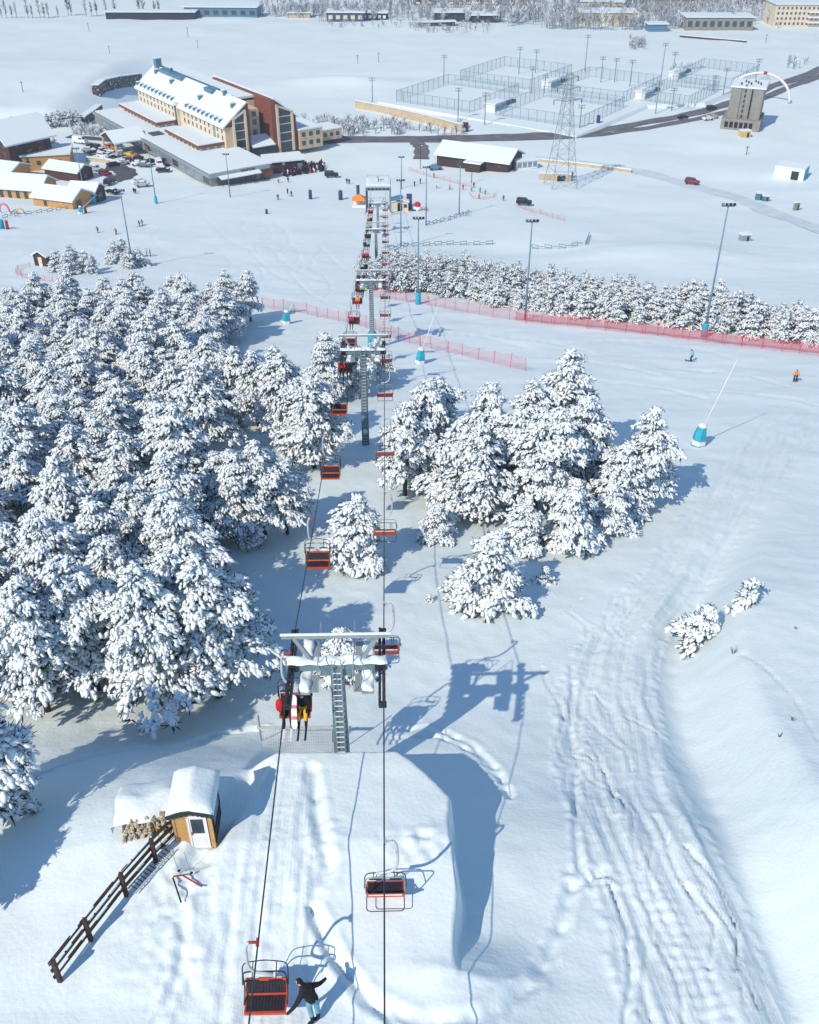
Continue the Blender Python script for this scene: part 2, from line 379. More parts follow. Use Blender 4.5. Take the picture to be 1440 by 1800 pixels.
    trail([(1210, 1560), (1260, 1625), (1250, 1700)], .10, .14, .2, 52)
    trail([(330, 1540), (322, 1600), (318, 1700), (275, 1800)], .16, .10, .8, 53)
    trail([(1440, 1305), (1400, 1230), (1350, 1180), (1300, 1150)], .07, .07, .8, 56)
    for c in [(470, 480), (500, 470), (540, 520), (390, 420), (590, 470)]:
        trail([(c[0] - 30, c[1] - 40), (c[0] + 10, c[1]), (c[0] + 60, c[1] + 22), (c[0] + 110, c[1] + 35)], .3, .10, .1, 60)
    r2 = random.Random(12)
    for k in range(22):
        yy = r2.uniform(16, 44); x0 = float(xroad(yy)) + r2.uniform(-2.4, 2.4); pts = [(x0 + sx_, yy + i * 1.6) for i, sx_ in enumerate((0, r2.uniform(-.4, .4), r2.uniform(-.8, .8), r2.uniform(-1.2, 1.2)))]
        kk = (np.abs(X - x0) < 3) & (Y > yy - 1) & (Y < yy + 6.5); dd, al = seg_dist(X[kk], Y[kk], pts); Z[kk] += -.07 * np.exp(-(dd / .09) ** 2) + .05 * np.exp(-((dd - .17) / .08) ** 2)
    for k in range(16):
        cx, cy = r2.uniform(240, 590), r2.uniform(370, 500); L = r2.uniform(20, 60); sg = r2.choice([-1, 1])
        trail([(cx, cy), (cx + sg * L * .4, cy + L * .35), (cx + sg * L * .5, cy + L * .7), (cx + sg * L * .2, cy + L)], .22, .10, .1, 62 + k)
    for c in [(1150, 610), (1020, 640), (1250, 660), (1350, 600), (900, 600), (1100, 680), (780, 590), (1330, 700)]:
        trail([(c[0] - 90, c[1] - 14), (c[0], c[1] - 6), (c[0] + 70, c[1] + 2), (c[0] + 140, c[1] + 20)], .28, .16, .1, 61)
    # trodden, pitted patches
    for (px, py, rx, ry, amp, sc) in ((735, 1480, 1.5, .8, .20, 2.6), (560, 1500, 1.0, 2.5, .12, 3.2), (470, 1560, .9, 4.5, .10, 4.5), (330, 1540, 1.4, 2.2, .13, 3.6), (300, 1650, 1.8, 2.4, .10, 3.0), (470, 1345, 1.3, 1.2, .14, 3.0), (1040, 1545, 1.2, .7, .22, 3.5)):
        c = at(px, py); e = np.exp(-(((X - c.x) / rx) ** 2 + ((Y - c.y) / ry) ** 2) ** 1.5); k = e > .01
        Z[k] += e[k] * amp * (noise(X[k] * sc, Y[k] * sc * 1.3, 71) + .6 * noise(X[k] * sc * 2.1, Y[k] * sc * 2.1, 72))
    # slumped ridges in front of the mound
    c = at(800, 1705); e = np.exp(-(((X - c.x) / 2.6) ** 2 + ((Y - c.y) / .55) ** 2)); Z += e * (.10 + .14 * noise(X * 1.2, Y * 5, 73))
    TQ = np.where(np.abs(q) < hwid * 1.3, q + .5 * noise(Y / 6., Y * 0 + 3, 21), q2 + 7); TM = np.maximum(m_ * (1 - sm(70, 105, Y)), .8 * np.maximum(lane, .5 * lane2)) * np.clip(.75 + 1.3 * noise(X / 1.3, Y / 3.5, 74), .15, 1.2)
    sk = .94 * Y + .35 * X; run = .55 * sm(72, 88, Y) * (1 - sm(150, 172, Y)) * sm(-6, 4, X) + .5 * sm(168, 180, Y) * (1 - sm(245, 265, Y)) * (1 - sm(-12, -6, X))
    o_ = np.abs(q) > hwid * 1.3; TQ = np.where(o_ & (Y > 70), sk, TQ); TM = np.where(o_ & (Y > 70), run * np.clip(.6 + 1.5 * noise(X / 9, Y / 6, 75), 0, 1.2), TM)
    ny, nx = X.shape
    co = np.stack([X, Y, Z], -1).reshape(-1, 3)
    i = np.arange(ny * nx).reshape(ny, nx)
    fa = np.stack([i[:-1, :-1], i[:-1, 1:], i[1:, 1:], i[1:, :-1]], -1).reshape(-1, 4)
    me = bpy.data.meshes.new('ground'); me.vertices.add(len(co)); me.vertices.foreach_set('co', co.ravel())
    me.loops.add(fa.size); me.loops.foreach_set('vertex_index', fa.ravel().astype(np.int32))
    me.polygons.add(len(fa)); me.polygons.foreach_set('loop_start', (np.arange(len(fa)) * 4).astype(np.int32))
    me.polygons.foreach_set('use_smooth', np.ones(len(fa), bool)); me.materials.append(M['ground']); me.update(calc_edges=True)
    for nm, ar in (('trackq', TQ), ('trackm', TM)): me.attributes.new(nm, 'FLOAT', 'POINT').data.foreach_set('value', np.ascontiguousarray(ar.ravel(), dtype=np.float32))
    o = lk(bpy.data.objects.new('ground', me)); o['kind'] = 'structure'
build_ground()
# ------------------------------------------------------------------ people
def body_mesh(name, J, E, zone, face=None):
    """J joint -> (x, y, z, radius); E edges between joints; zone joint -> material slot."""
    names = list(J); idx = {n: i for i, n in enumerate(names)}
    me = bpy.data.meshes.new(name); me.from_pydata([J[n][:3] for n in names], [(idx[a], idx[b]) for a, b in E], [])
    o = bpy.data.objects.new(name, me); C.objects.link(o)
    md = o.modifiers.new('skin', 'SKIN'); o.modifiers.new('sub', 'SUBSURF').levels = 1
    md.use_smooth_shade = True
    sk = me.skin_vertices[0].data
    for n in names:
        r_ = J[n][3]; sk[idx[n]].radius = r_ if isinstance(r_, tuple) else (r_, r_); sk[idx[n]].use_root = (n == 'pelvis')
    dg = bpy.context.evaluated_depsgraph_get()
    res = bpy.data.meshes.new_from_object(o.evaluated_get(dg))
    bpy.data.objects.remove(o)
    P = {n: Vector(J[n][:3]) for n in names}
    ids = []
    for p in res.polygons:
        c = p.center; best = None
        for a, b in E:
            ab = P[b] - P[a]; t = max(0, min(1, (c - P[a]).dot(ab) / max(ab.length_squared, 1e-9)))
            d = (c - P[a] - ab * t).length
            if best is None or d < best[0]: best = (d, a if t < .5 else b)
        z = zone[best[1]]
        if z == 3 and face is not None:                # front lower half of the head is the face
            q = c - P['head']
            if q.dot(Vector(face)) > .045 and q.z < .05: z = 4
        ids.append(z)
    res.materials.clear()
    for k in range(5): res.materials.append(None)
    res.polygons.foreach_set('material_index', ids); res.polygons.foreach_set('use_smooth', [True] * len(ids))
    res.update(); return res
ZONE = dict(pelvis=1, belly=0, chest=0, neck=0, head=3, crown=3)
for s_ in 'LR':
    for n, z in (('hip', 1), ('knee', 1), ('shin', 1), ('ankle', 2), ('toe', 2), ('shoulder', 0), ('elbow', 0), ('wrist', 0), ('hand', 2)): ZONE[n + s_] = z
EDG = [('pelvis', 'belly'), ('belly', 'chest'), ('chest', 'neck'), ('neck', 'head'), ('head', 'crown')]
for s_ in 'LR': EDG += [('pelvis', 'hip' + s_), ('hip' + s_, 'knee' + s_), ('knee' + s_, 'ankle' + s_), ('ankle' + s_, 'toe' + s_),
                        ('chest', 'shoulder' + s_), ('shoulder' + s_, 'elbow' + s_), ('elbow' + s_, 'wrist' + s_), ('wrist' + s_, 'hand' + s_)]
def pose(limbs):
    r_ = dict(pelvis=.15, belly=.15, chest=(.19, .15), neck=.075, head=.115, crown=.085, hip=.12, knee=.085, ankle=.07, toe=.05, shoulder=.10, elbow=.07, wrist=.052, hand=.05)
    J = {}
    for k, v in limbs.items(): J[k] = (*v, r_[k.rstrip('LR') if k not in r_ else k])
    return J
SEATED = pose(dict(pelvis=(0, 0, .12), belly=(0, -.02, .30), chest=(0, -.05, .50), neck=(0, -.02, .66), head=(0, .01, .79), crown=(0, .01, .88),
    hipL=(-.11, .06, .10), kneeL=(-.15, .46, .10), ankleL=(-.15, .52, -.34), toeL=(-.16, .70, -.40),
    hipR=(.11, .06, .10), kneeR=(.15, .46, .10), ankleR=(.15, .54, -.34), toeR=(.17, .72, -.40),
    shoulderL=(-.21, -.04, .56), elbowL=(-.29, .08, .32), wristL=(-.20, .27, .24), handL=(-.15, .33, .24),
    shoulderR=(.21, -.04, .56), elbowR=(.29, .08, .32), wristR=(.20, .27, .24), handR=(.15, .33, .24)))
SKIER = pose(dict(pelvis=(0, -.10, .82), belly=(0, -.04, 1.0), chest=(0, .08, 1.22), neck=(0, .13, 1.40), head=(0, .17, 1.54), crown=(0, .18, 1.64),
    hipL=(-.11, -.08, .80), kneeL=(-.15, .14, .46), ankleL=(-.14, -.02, .10), toeL=(-.14, .17, .06),
    hipR=(.11, -.08, .80), kneeR=(.15, .14, .46), ankleR=(.14, -.02, .10), toeR=(.14, .17, .06),
    shoulderL=(-.21, .08, 1.29), elbowL=(-.36, .14, 1.05), wristL=(-.32, .36, .98), handL=(-.31, .42, .98),
    shoulderR=(.21, .08, 1.29), elbowR=(.36, .14, 1.05), wristR=(.32, .36, .98), handR=(.31, .42, .98)))
STAND = pose(dict(pelvis=(0, 0, .92), belly=(0, .0, 1.08), chest=(0, .02, 1.30), neck=(0, .02, 1.48), head=(0, .04, 1.62), crown=(0, .04, 1.72),
    hipL=(-.11, 0, .90), kneeL=(-.12, .04, .50), ankleL=(-.12, -.02, .09), toeL=(-.14, .15, .05),
    hipR=(.11, 0, .90), kneeR=(.12, .02, .50), ankleR=(.12, -.04, .09), toeR=(.16, .13, .05),
    shoulderL=(-.21, .0, 1.38), elbowL=(-.28, -.03, 1.10), wristL=(-.27, .10, .88), handL=(-.26, .15, .82),
    shoulderR=(.21, .0, 1.38), elbowR=(.28, -.03, 1.10), wristR=(.27, .10, .88), handR=(.26, .15, .82)))
# attendant: leans over the chair, one arm on its seat, the other swung out behind
LEAN = pose(dict(pelvis=(.08, .0, .96), belly=(.03, .02, 1.13), chest=(-.10, .07, 1.36), neck=(-.20, .12, 1.53), head=(-.27, .17, 1.66), crown=(-.31, .19, 1.75),
    hipL=(-.03, -.04, .94), kneeL=(-.02, -.02, .52), ankleL=(.06, -.14, .10), toeL=(-.10, -.22, .05),
    hipR=(.18, .03, .94), kneeR=(.17, .08, .50), ankleR=(.21, -.03, .10), toeR=(.06, -.08, .05),
    shoulderL=(-.20, -.10, 1.42), elbowL=(-.36, -.26, 1.18), wristL=(-.56, -.34, .95), handL=(-.63, -.36, .88),
    shoulderR=(.08, .18, 1.42), elbowR=(.27, .34, 1.22), wristR=(.40, .52, 1.14), handR=(.44, .57, 1.13)))
BODY = {k: body_mesh(k, v, EDG, ZONE, f) for k, v, f in (('seated', SEATED, (0, 1, 0)), ('skier', SKIER, (0, 1, 0)), ('stand', STAND, (0, 1, 0)), ('lean', LEAN, (-.7, -.5, -.4)))}
def person(kind, jacket, trousers, boots, hat, loc, rz, label, group=None, skis=False, scale=1.0, skicol='navy'):
    me = BODY[kind].copy()
    for i, m in enumerate((jacket, trousers, boots, hat, 'skin')): me.materials[i] = M[m]
    o = lk(bpy.data.objects.new('person', me)); o.location = loc; o.rotation_euler = (0, 0, rz); o.scale = (scale,) * 3
    tag(o, label, 'person', group)
    if skis:
        J = {'seated': SEATED, 'skier': SKIER, 'stand': STAND}[kind]
        for s_ in 'LR':
            a = J['ankle' + s_]; z = a[2] - .13 if kind == 'seated' else .015; y0 = a[1]
            b = MB(); pts = [(-.75, .0), (-.7, .0), (.62, .0), (.74, .03), (.84, .10)]
            for (y1, z1), (y2, z2) in zip(pts[:-1], pts[1:]): b.beam((a[0], y0 + y1, z + z1), (a[0], y0 + y2, z + z2), .085, .03)
            obj('ski', b, skicol, o)
    return o

# ------------------------------------------------------------------ chairlift line
def xR(y): return -.36 - .0235 * y
GAUGE = 3.7
def xL(y): return xR(y) - GAUGE
LINE_RZ = math.atan(.0235)
TOW = [(27.8, 34.3, 26.7, 34.9), (76, None, 36.3, None), (121, None, 47.8, None), (188, None, 63.7, None), (233, None, 72.6, None)]
CAB = [(-14, 26.3), (14, 26.55), (27.8, 26.6), (76, 36.2), (121, 47.7), (188, 63.6), (233, 72.5), (263, 77.8)]
def cable_z(y):
    for (a, da), (b, db) in zip(CAB[:-1], CAB[1:]):
        if y <= b:
            t = (y - a) / (b - a); return CZ - (da + (db - da) * t) - 4 * t * (1 - t) * (b - a) ** 2 * .00022
    return CZ - CAB[-1][1]
for fx, nm in ((xL, 'taut steel haul rope on the left, carrying riders towards the camera'), (xR, 'taut steel haul rope on the right, carrying empty chairs downhill')):
    ys = np.concatenate([np.arange(-14, 40, 2.), np.arange(40, 264, 4.)])
    tag(obj('haul_rope', MB().tube([(fx(y), y, cable_z(y)) for y in ys], .026, 6), 'rope'), nm, 'rope', 'haul ropes of the chairlift')

def round_path(pts, r, n=4):
    out = []
    pts = [Vector(p) for p in pts]
    for i, p in enumerate(pts):
        if i in (0, len(pts) - 1): out.append(p); continue
        a = (pts[i - 1] - p); b = (pts[i + 1] - p); ra = min(r, a.length * .45); rb = min(r, b.length * .45)
        A = p + a.normalized() * ra; B = p + b.normalized() * rb
        for k in range(n + 1):
            t = k / n; out.append(A * (1 - t) ** 2 + p * 2 * t * (1 - t) + B * t * t)
    return out
def make_chair(side, raised, shell):
    """hangs from the rope at its origin, faces +y; side = which way the hanger bends out"""
    t = bpy.data.objects.new('lift_chair', None); C.objects.link(t); t.empty_display_size = .2
    g = MB(); g.box((side * .14, 0, .0), (.26, .07, .06)); g.box((side * .02, 0, .0), (.09, .24, .09)); obj('grip', g, 'reds' if raised else 'pale', t)
    h = MB().tube(round_path([(side * .28, 0, .0), (side * .40, 0, -.18), (side * .44, 0, -1.20), (side * .26, 0, -1.62), (-side * .30, 0, -1.72)], .3, 5), .052, 8); obj('hanger', h, 'pale', t, True)
    b = MB().tube(round_path([(-.66, .30, -2.93), (-.66, -.10, -2.75), (-.66, -.12, -1.78), (.66, -.12, -1.78), (.66, -.10, -2.75), (.66, .30, -2.93)], .22, 5), .024, 6); obj('bail_frame', b, 'steel' if not raised else 'darkmetal', t, True)
    # seat and backrest: shell with a dark cushion let into it
    st = MB(); st.box((0, .24, -2.98), (1.28, .56, .05)); st.box((0, .53, -3.0), (1.28, .05, .10)); st.box((-.62, .24, -2.95), (.05, .56, .06)); st.box((.62, .24, -2.95), (.05, .56, .06))
    st = obj('seat', st, shell, t)
    c = MB()
    for k in range(12): c.box((-.535 + k * .0973, .245, -2.94), (.088, .47, .05))
    obj('cushion', c, 'cushion', st)
    bk = MB(); bk.box((0, -.17, -2.70), (1.28, .05, .50), rx=.5); bk.box((0, -.29, -2.48), (1.28, .06, .05), rx=.5); bk.box((0, -.05, -2.92), (1.28, .06, .05), rx=.5)
    bk = obj('backrest', bk, shell, t)
    c = MB()
    for k in range(12): c.box((-.535 + k * .0973, -.135, -2.68), (.088, .05, .38), rx=.5)
    obj('cushion', c, 'cushion', bk)
    obj('rear_stripe', MB().box((0, -.315, -2.475), (1.12, .03, .05), rx=.5), 'white', bk)
    # restraint bar with two footrests
    r_ = MB()
    if raised: piv = [(-.70, -.06, -2.42), (-.70, -.42, -1.80), (0, -.46, -1.72), (.70, -.42, -1.80), (.70, -.06, -2.42)]
    else: piv = [(-.70, -.06, -2.42), (-.70, .56, -2.52), (0, .60, -2.52), (.70, .56, -2.52), (.70, -.06, -2.42)]
    r_.tube(round_path(piv, .2, 4), .02, 6)
    rb = obj('restraint_bar', r_, 'darkmetal', t, True)
    for sx in (-.36, .36):
        f = MB()
        if raised:
            f.tube([(sx, -.45, -1.74), (sx, .05, -1.95)], .018, 6); f.box((sx, .07, -1.96), (.44, .07, .03))
        else:
            f.tube([(sx - .05, .60, -2.52), (sx - .05, .86, -3.28)], .016, 6); f.tube([(sx + .05, .60, -2.52), (sx + .05, .86, -3.28)], .016, 6); f.box((sx, .88, -3.30), (.44, .09, .03))
        obj('footrest', f, 'darkmetal', rb)
    if not raised:
        u = MB().tube(round_path([(-.64, .5, -3.02), (-.64, -.50, -3.10), (.64, -.50, -3.10), (.64, .5, -3.02)], .15, 4), .018, 6); obj('under_frame', u, 'darkmetal', t, True)
    return t
protoL = make_chair(1, True, 'orange'); protoR = make_chair(1, False, 'orange'); protoLr = make_chair(1, True, 'reds'); protoRr = make_chair(1, False, 'reds')
used = {}
JK = ['navy', 'redcloth', 'black', 'cyancloth', 'navy', 'greencloth', 'redcloth', 'black', 'orangecloth', 'navy']
riders = {1: [('navy', 'black', -.30), ('black', 'yellowcloth', .30)], 5: [('redcloth', 'black', -.32), ('navy', 'black', .34)], 7: [('redcloth', 'navy', -.34)],
          8: [('orangecloth', 'redcloth', .05)], 9: [('redcloth', 'navy', -.3), ('greencloth', 'black', .32)]}
for k in range(10, 19):
    riders[k] = [(JK[(k * 3) % 10], 'black' if k % 2 else 'navy', -.32), (JK[(k * 7 + 2) % 10], 'black', .32)]
CNAME = dict(navy='navy', redcloth='red', black='black', cyancloth='pale blue', greencloth='bright green', orangecloth='orange', yellowcloth='yellow')
for side, fx, y0, n in ((-1, xL, 16.0, 19), (1, xR, 19.5, 19)):
    for k in range(n):
        y = y0 + 13.1 * k - (.8 if side < 0 and k == 1 else 0)
        if y > 260: break
        if side < 0: pr = protoL if k < 5 else protoLr
        else: pr = protoR if k < 4 else protoRr
        o = pr if not used.get(pr.name) else copy_tree(pr); used[pr.name] = 1
        o.location = (fx(y), y, cable_z(y) - .03)
        o.rotation_euler = (0, 0, LINE_RZ + (math.pi if side < 0 else 0))
        if side < 0:
            rd = riders.get(k)
            wh = 'with ' + ('two riders' if len(rd) == 2 else 'one rider') if rd else 'empty'
            tag(o, f'{"orange" if k < 5 else "dark red"} chair on the left rope, {wh}, {ORD[k]} from the camera', 'lift chair', 'chairs on the left rope')
            for q, (ja, tr, dx) in enumerate(rd or []):
                p = o.matrix_basis @ Vector((-dx, .16, -2.93))
                sd = '' if len(rd) == 1 else (', on the left seat' if dx < 0 else ', on the right seat')
                person('seated', ja, tr, 'black', rnd.choice(['black', 'navy', 'white', 'redcloth']) if k > 1 else 'black', p, LINE_RZ + math.pi,
                       f'{CNAME[ja]}-jacketed rider on the {ORD[k]} left-rope chair from the camera{sd}', 'riders on the chairlift', True, 1.0, rnd.choice(['black', 'navy', 'white', 'reds']))
        else:
            tag(o, f'empty {"orange" if k < 4 else "dark red"} lift chair going down the right rope, {ORD[k]} from the camera', 'lift chair', 'chairs on the right rope')
# snowboard held upright between the two nearest riders
y1 = 16 + 12.3; b = MB()
n = 15; pr = []
for i in range(n + 1): pr.append((-.14 - .02 * math.cos(i / n * 2 * math.pi) if 0 < i < n else -.10, -.72 + 1.44 * i / n))
out = [(-.13, -.6), (-.115, -.2), (-.115, .2), (-.13, .6), (-.10, .70), (-.05, .755), (0, .77), (.05, .755), (.10, .70), (.13, .6), (.115, .2), (.115, -.2), (.13, -.6), (.10, -.70), (.05, -.755), (0, -.77), (-.05, -.755), (-.10, -.70)]
m_ = len(out); b.add([(x, -.012, z) for x, z in out] + [(x, .012, z) for x, z in out], [tuple(range(m_)), tuple(reversed(range(m_, 2 * m_)))]); b.cur = 1
b.add([], []); o_ = 0
b.f += [(i, m_ + i, m_ + (i + 1) % m_, (i + 1) % m_) for i in range(m_)]; b.mi += [1] * m_
t = thing('snowboard', 'white and pink snowboard held upright between the two nearest riders', 'snowboard', (xL(y1) + .02, y1 - .70, cable_z(y1) - 2.55), 0)
bd = obj('board', b, ['white', 'pink'], t); t.rotation_euler = (R(-20), 0, 0)
for z in (-.25, .25): obj('binding', MB().box((0, -.04, z), (.2, .06, .12)), 'pink', t)
p = thing('backpack', 'red backpack on the lap side of the navy-jacketed nearest rider', 'backpack', (xL(y1) - .62, y1 - .22, cable_z(y1) - 2.62), 0)
obj('bag', MB().lathe([(.10, -.26), (.17, -.22), (.18, .0), (.15, .18), (.07, .26)], 10), 'redcloth', p, True); obj('pocket', MB().box((0, -.16, -.08), (.2, .07, .2)), 'redcloth', p)

def make_tower(y, dbase, dcross, near, label):
    x = (xL(y) + xR(y)) / 2; zb = CZ - dbase if dbase else gz(x, y); zb -= .3
    H = CZ - dcross - zb
    t = thing('lift_tower', label, 'lift tower', (x, y, zb), LINE_RZ, 'towers of the chairlift')
    p = MB(); w0, w1 = .34, .25
    p.add([(sx * w_, sy * w_, z) for (w_, z) in ((w0, 0), (w1, H - .1)) for sx, sy in ((-1, -1), (1, -1), (1, 1), (-1, 1))],
          [(3, 2, 1, 0), (4, 5, 6, 7), (0, 1, 5, 4), (1, 2, 6, 5), (2, 3, 7, 6), (3, 0, 4, 7)])
    post = obj('post', p, 'tower', t)
    if near == 1:                                       # welded joint lines on the post
        for z in np.arange(.7, H, .62): obj('weld_band', MB().box((0, 0, z), (2 * (w0 + (w1 - w0) * z / H) + .012, 2 * (w0 + (w1 - w0) * z / H) + .012, .02)), 'darkmetal', post)
    ld = MB(); yy = -w0 - .10
    ld.beam((-.17, yy, .2), (-.17, yy + .09, H + .5), .03); ld.beam((.17, yy, .2), (.17, yy + .09, H + .5), .03)
    ld = obj('ladder', ld, 'steel', t)
    n = int(H / .3)
    rm = MB().tube([(-.17, 0, 0), (.17, 0, 0)], .022, 5).mesh('rung', 'white')
    for k in range(n):
        r_ = obj('rung', rm, None, ld); r_.location = (0, yy + .09 * k / n, .35 + k * .3)
    g = GAUGE / 2
    ca = MB(); ca.box((0, 0, H), (GAUGE + .3, .36, .40)); ca.box((0, 0, H - .35), (1.3, .30, .34)); ca = obj('crossarm', ca, 'tower', t)
    sn = snow_strip(-g - .12, g + .12, -.28, .22, H + .19, .15)
    obj('snow_cap', sn, 'snow', ca, True)
    # lifting frame above the crossarm
    lf = MB(); lf.box((0, 0, H + 1.45), (GAUGE + .45, .14, .15))
    for s_ in (-1, 1): lf.beam((s_ * 1.0, 0, H + .2), (s_ * (g - .25), 0, H + 1.38), .13, .15)
    lf = obj('lifting_frame', lf, 'steel', t); obj('snow_cap', MB().extr([(-.065, 0), (.065, 0), (.06, .03), (.03, .05), (-.03, .05), (-.06, .03)], (-g - .27, 0, H + 1.53), (g + .27, 0, H + 1.535), (0, 1, 0)), 'snow', lf)
    for s_ in (-1, 1):
        # sheave train: rocking beam with wheels under the rope
        sb = MB(); sb.box((s_ * (g - .16), 0, H - .12), (.10, 4.2, .20)); sb.box((s_ * (g - .20), 0, H - .02), (.30, .5, .36)); sb = obj('sheave_beam', sb, 'darkmetal', t)
        wm = MB().disc((0, 0, 0), (1, 0, 0), .19, .12, 12).mesh('sheave', 'rubber')
        for k in range(10 if near < 3 else 6):
            q = obj('sheave', wm, None, sb); q.location = (s_ * g, (-1.95 + 3.9 * k / 9) if near < 3 else (-1.8 + 3.6 * k / 5), H - .17)
        # work platform, snow on it, railing
        px_ = s_ * (g - .62)
        pl = MB(); pl.box((px_, .3, H - .42), (.46, 3.1, .05)); pl = obj('catwalk', pl, 'steel', t)
        sn = snow_strip(px_ - .24, px_ + .24, -1.15, 1.8, H - .40, .24)
        obj('snow_cap', sn, 'snow', pl, True)
        if near < 4:
            xo = px_ - s_ * .55
            for a, c in ((-1.15, -.2), (.6, 1.75)):
                rl = MB(); rl.tube(round_path([(xo, a, H - .42), (xo, a, H + .72), (xo, c, H + .72), (xo, c, H - .42)], .1, 3), .02, 5); rl.tube([(xo, a, H + .2), (xo, c, H + .2)], .016, 5)
                rl.box((xo + s_ * .28, (a + c) / 2, H - .42), (.5, abs(c - a), .03))
                obj('railing', rl, 'steel', pl)
            for yy_ in (-2.05, 2.05):
                obj('rope_catcher', MB().box((s_ * (g - .05), yy_, H - .2), (.30, .12, .26)), 'darkmetal', sb)
    return t
T1 = make_tower(27.8, 34.5, 26.75, 1, 'nearest lift tower with a snow-capped crossarm, standing behind the snow mound')
T2 = make_tower(76, None, 36.35, 2, 'second lift tower from the camera, rising beside the snowy pine clump')
T3 = make_tower(121, None, 47.85, 3, 'third lift tower with a teal padded foot beside the red net')
T4 = make_tower(188, None, 63.75, 4, 'fourth lift tower from the camera, beyond the band of small pines')
T5 = make_tower(233, None, 72.65, 5, 'farthest lift tower, just uphill of the bottom station')
obj('foot_pad', MB().lathe([(.62, .2), (.64, .5), (.62, 2.4), (.5, 2.6)], 10), 'teal', T3, True)
obj('number_plate', MB().disc((0, -.47, 1.9), (0, 1, 0), .23, .03, 14), 'white', T2)

# safety net slung behind the near mound
p0 = at(468, 1300); p1 = at(585, 1305)
t = thing('catch_net', 'pale catch net slung on poles under the nearest riders', 'net', (p0.x, p0.y, p0.z))
dx, dy = p1.x - p0.x, p1.y - p0.y; L = math.hypot(dx, dy); a = math.atan2(dy, dx); t.rotation_euler = (0, 0, a)
b = MB()
for k in range(40):
    u = L * k / 39; b.beam((u, 0, .75), (u, -1.3, .05 + .12 * math.sin(k * .4)), .018)
for k in range(12):
    q = k / 11; b.tube([(L * j / 8, -1.3 * q, .75 - .7 * q - .10 * math.sin(j / 8 * math.pi)) for j in range(9)], .010, 4)
obj('netting', b, 'pale', t)
obj('beam', MB().beam((-.35, .02, .80), (L + .9, .02, .80), .12, .12), 'pale', t)
for u in (-.25, L): obj('pole', MB().tube([(u, .05, -.7), (u, .05, 1.6 if u < 0 else .9)], .045, 6), 'steel', t)
obj('stay_pole', MB().tube([(L + .05, -1.4, -.2), (L + .75, .0, 1.9)], .03, 6), 'pale', t)

# attendant at the nearest chair
pp = at(548, 1789)
person('lean', 'black', 'jeans', 'black', 'black', (pp.x, pp.y, pp.z - .02), R(0), 'lift attendant in black jacket and pale blue trousers reaching for the nearest chair', None, False, 1.08)
# ------------------------------------------------------------------ snow-laden trees
def ico(sub):
    import bmesh
    bm = bmesh.new(); bmesh.ops.create_icosphere(bm, subdivisions=sub, radius=1.0)
    v = np.array([p.co[:] for p in bm.verts]); f = np.array([[q.index for q in p.verts] for p in bm.faces]); bm.free(); return v, f
ICO = {1: ico(1), 2: ico(2)}
def arr_mesh(name, v, f, m, smooth=True):
    me = bpy.data.meshes.new(name); me.vertices.add(len(v)); me.vertices.foreach_set('co', np.ascontiguousarray(v, dtype=np.float32).ravel())
    k = f.shape[1]; me.loops.add(f.size); me.loops.foreach_set('vertex_index', f.ravel().astype(np.int32))
    me.polygons.add(len(f)); me.polygons.foreach_set('loop_start', (np.arange(len(f)) * k).astype(np.int32))
    me.polygons.foreach_set('use_smooth', np.full(len(f), smooth)); me.materials.append(M[m]); me.update(calc_edges=True); return me
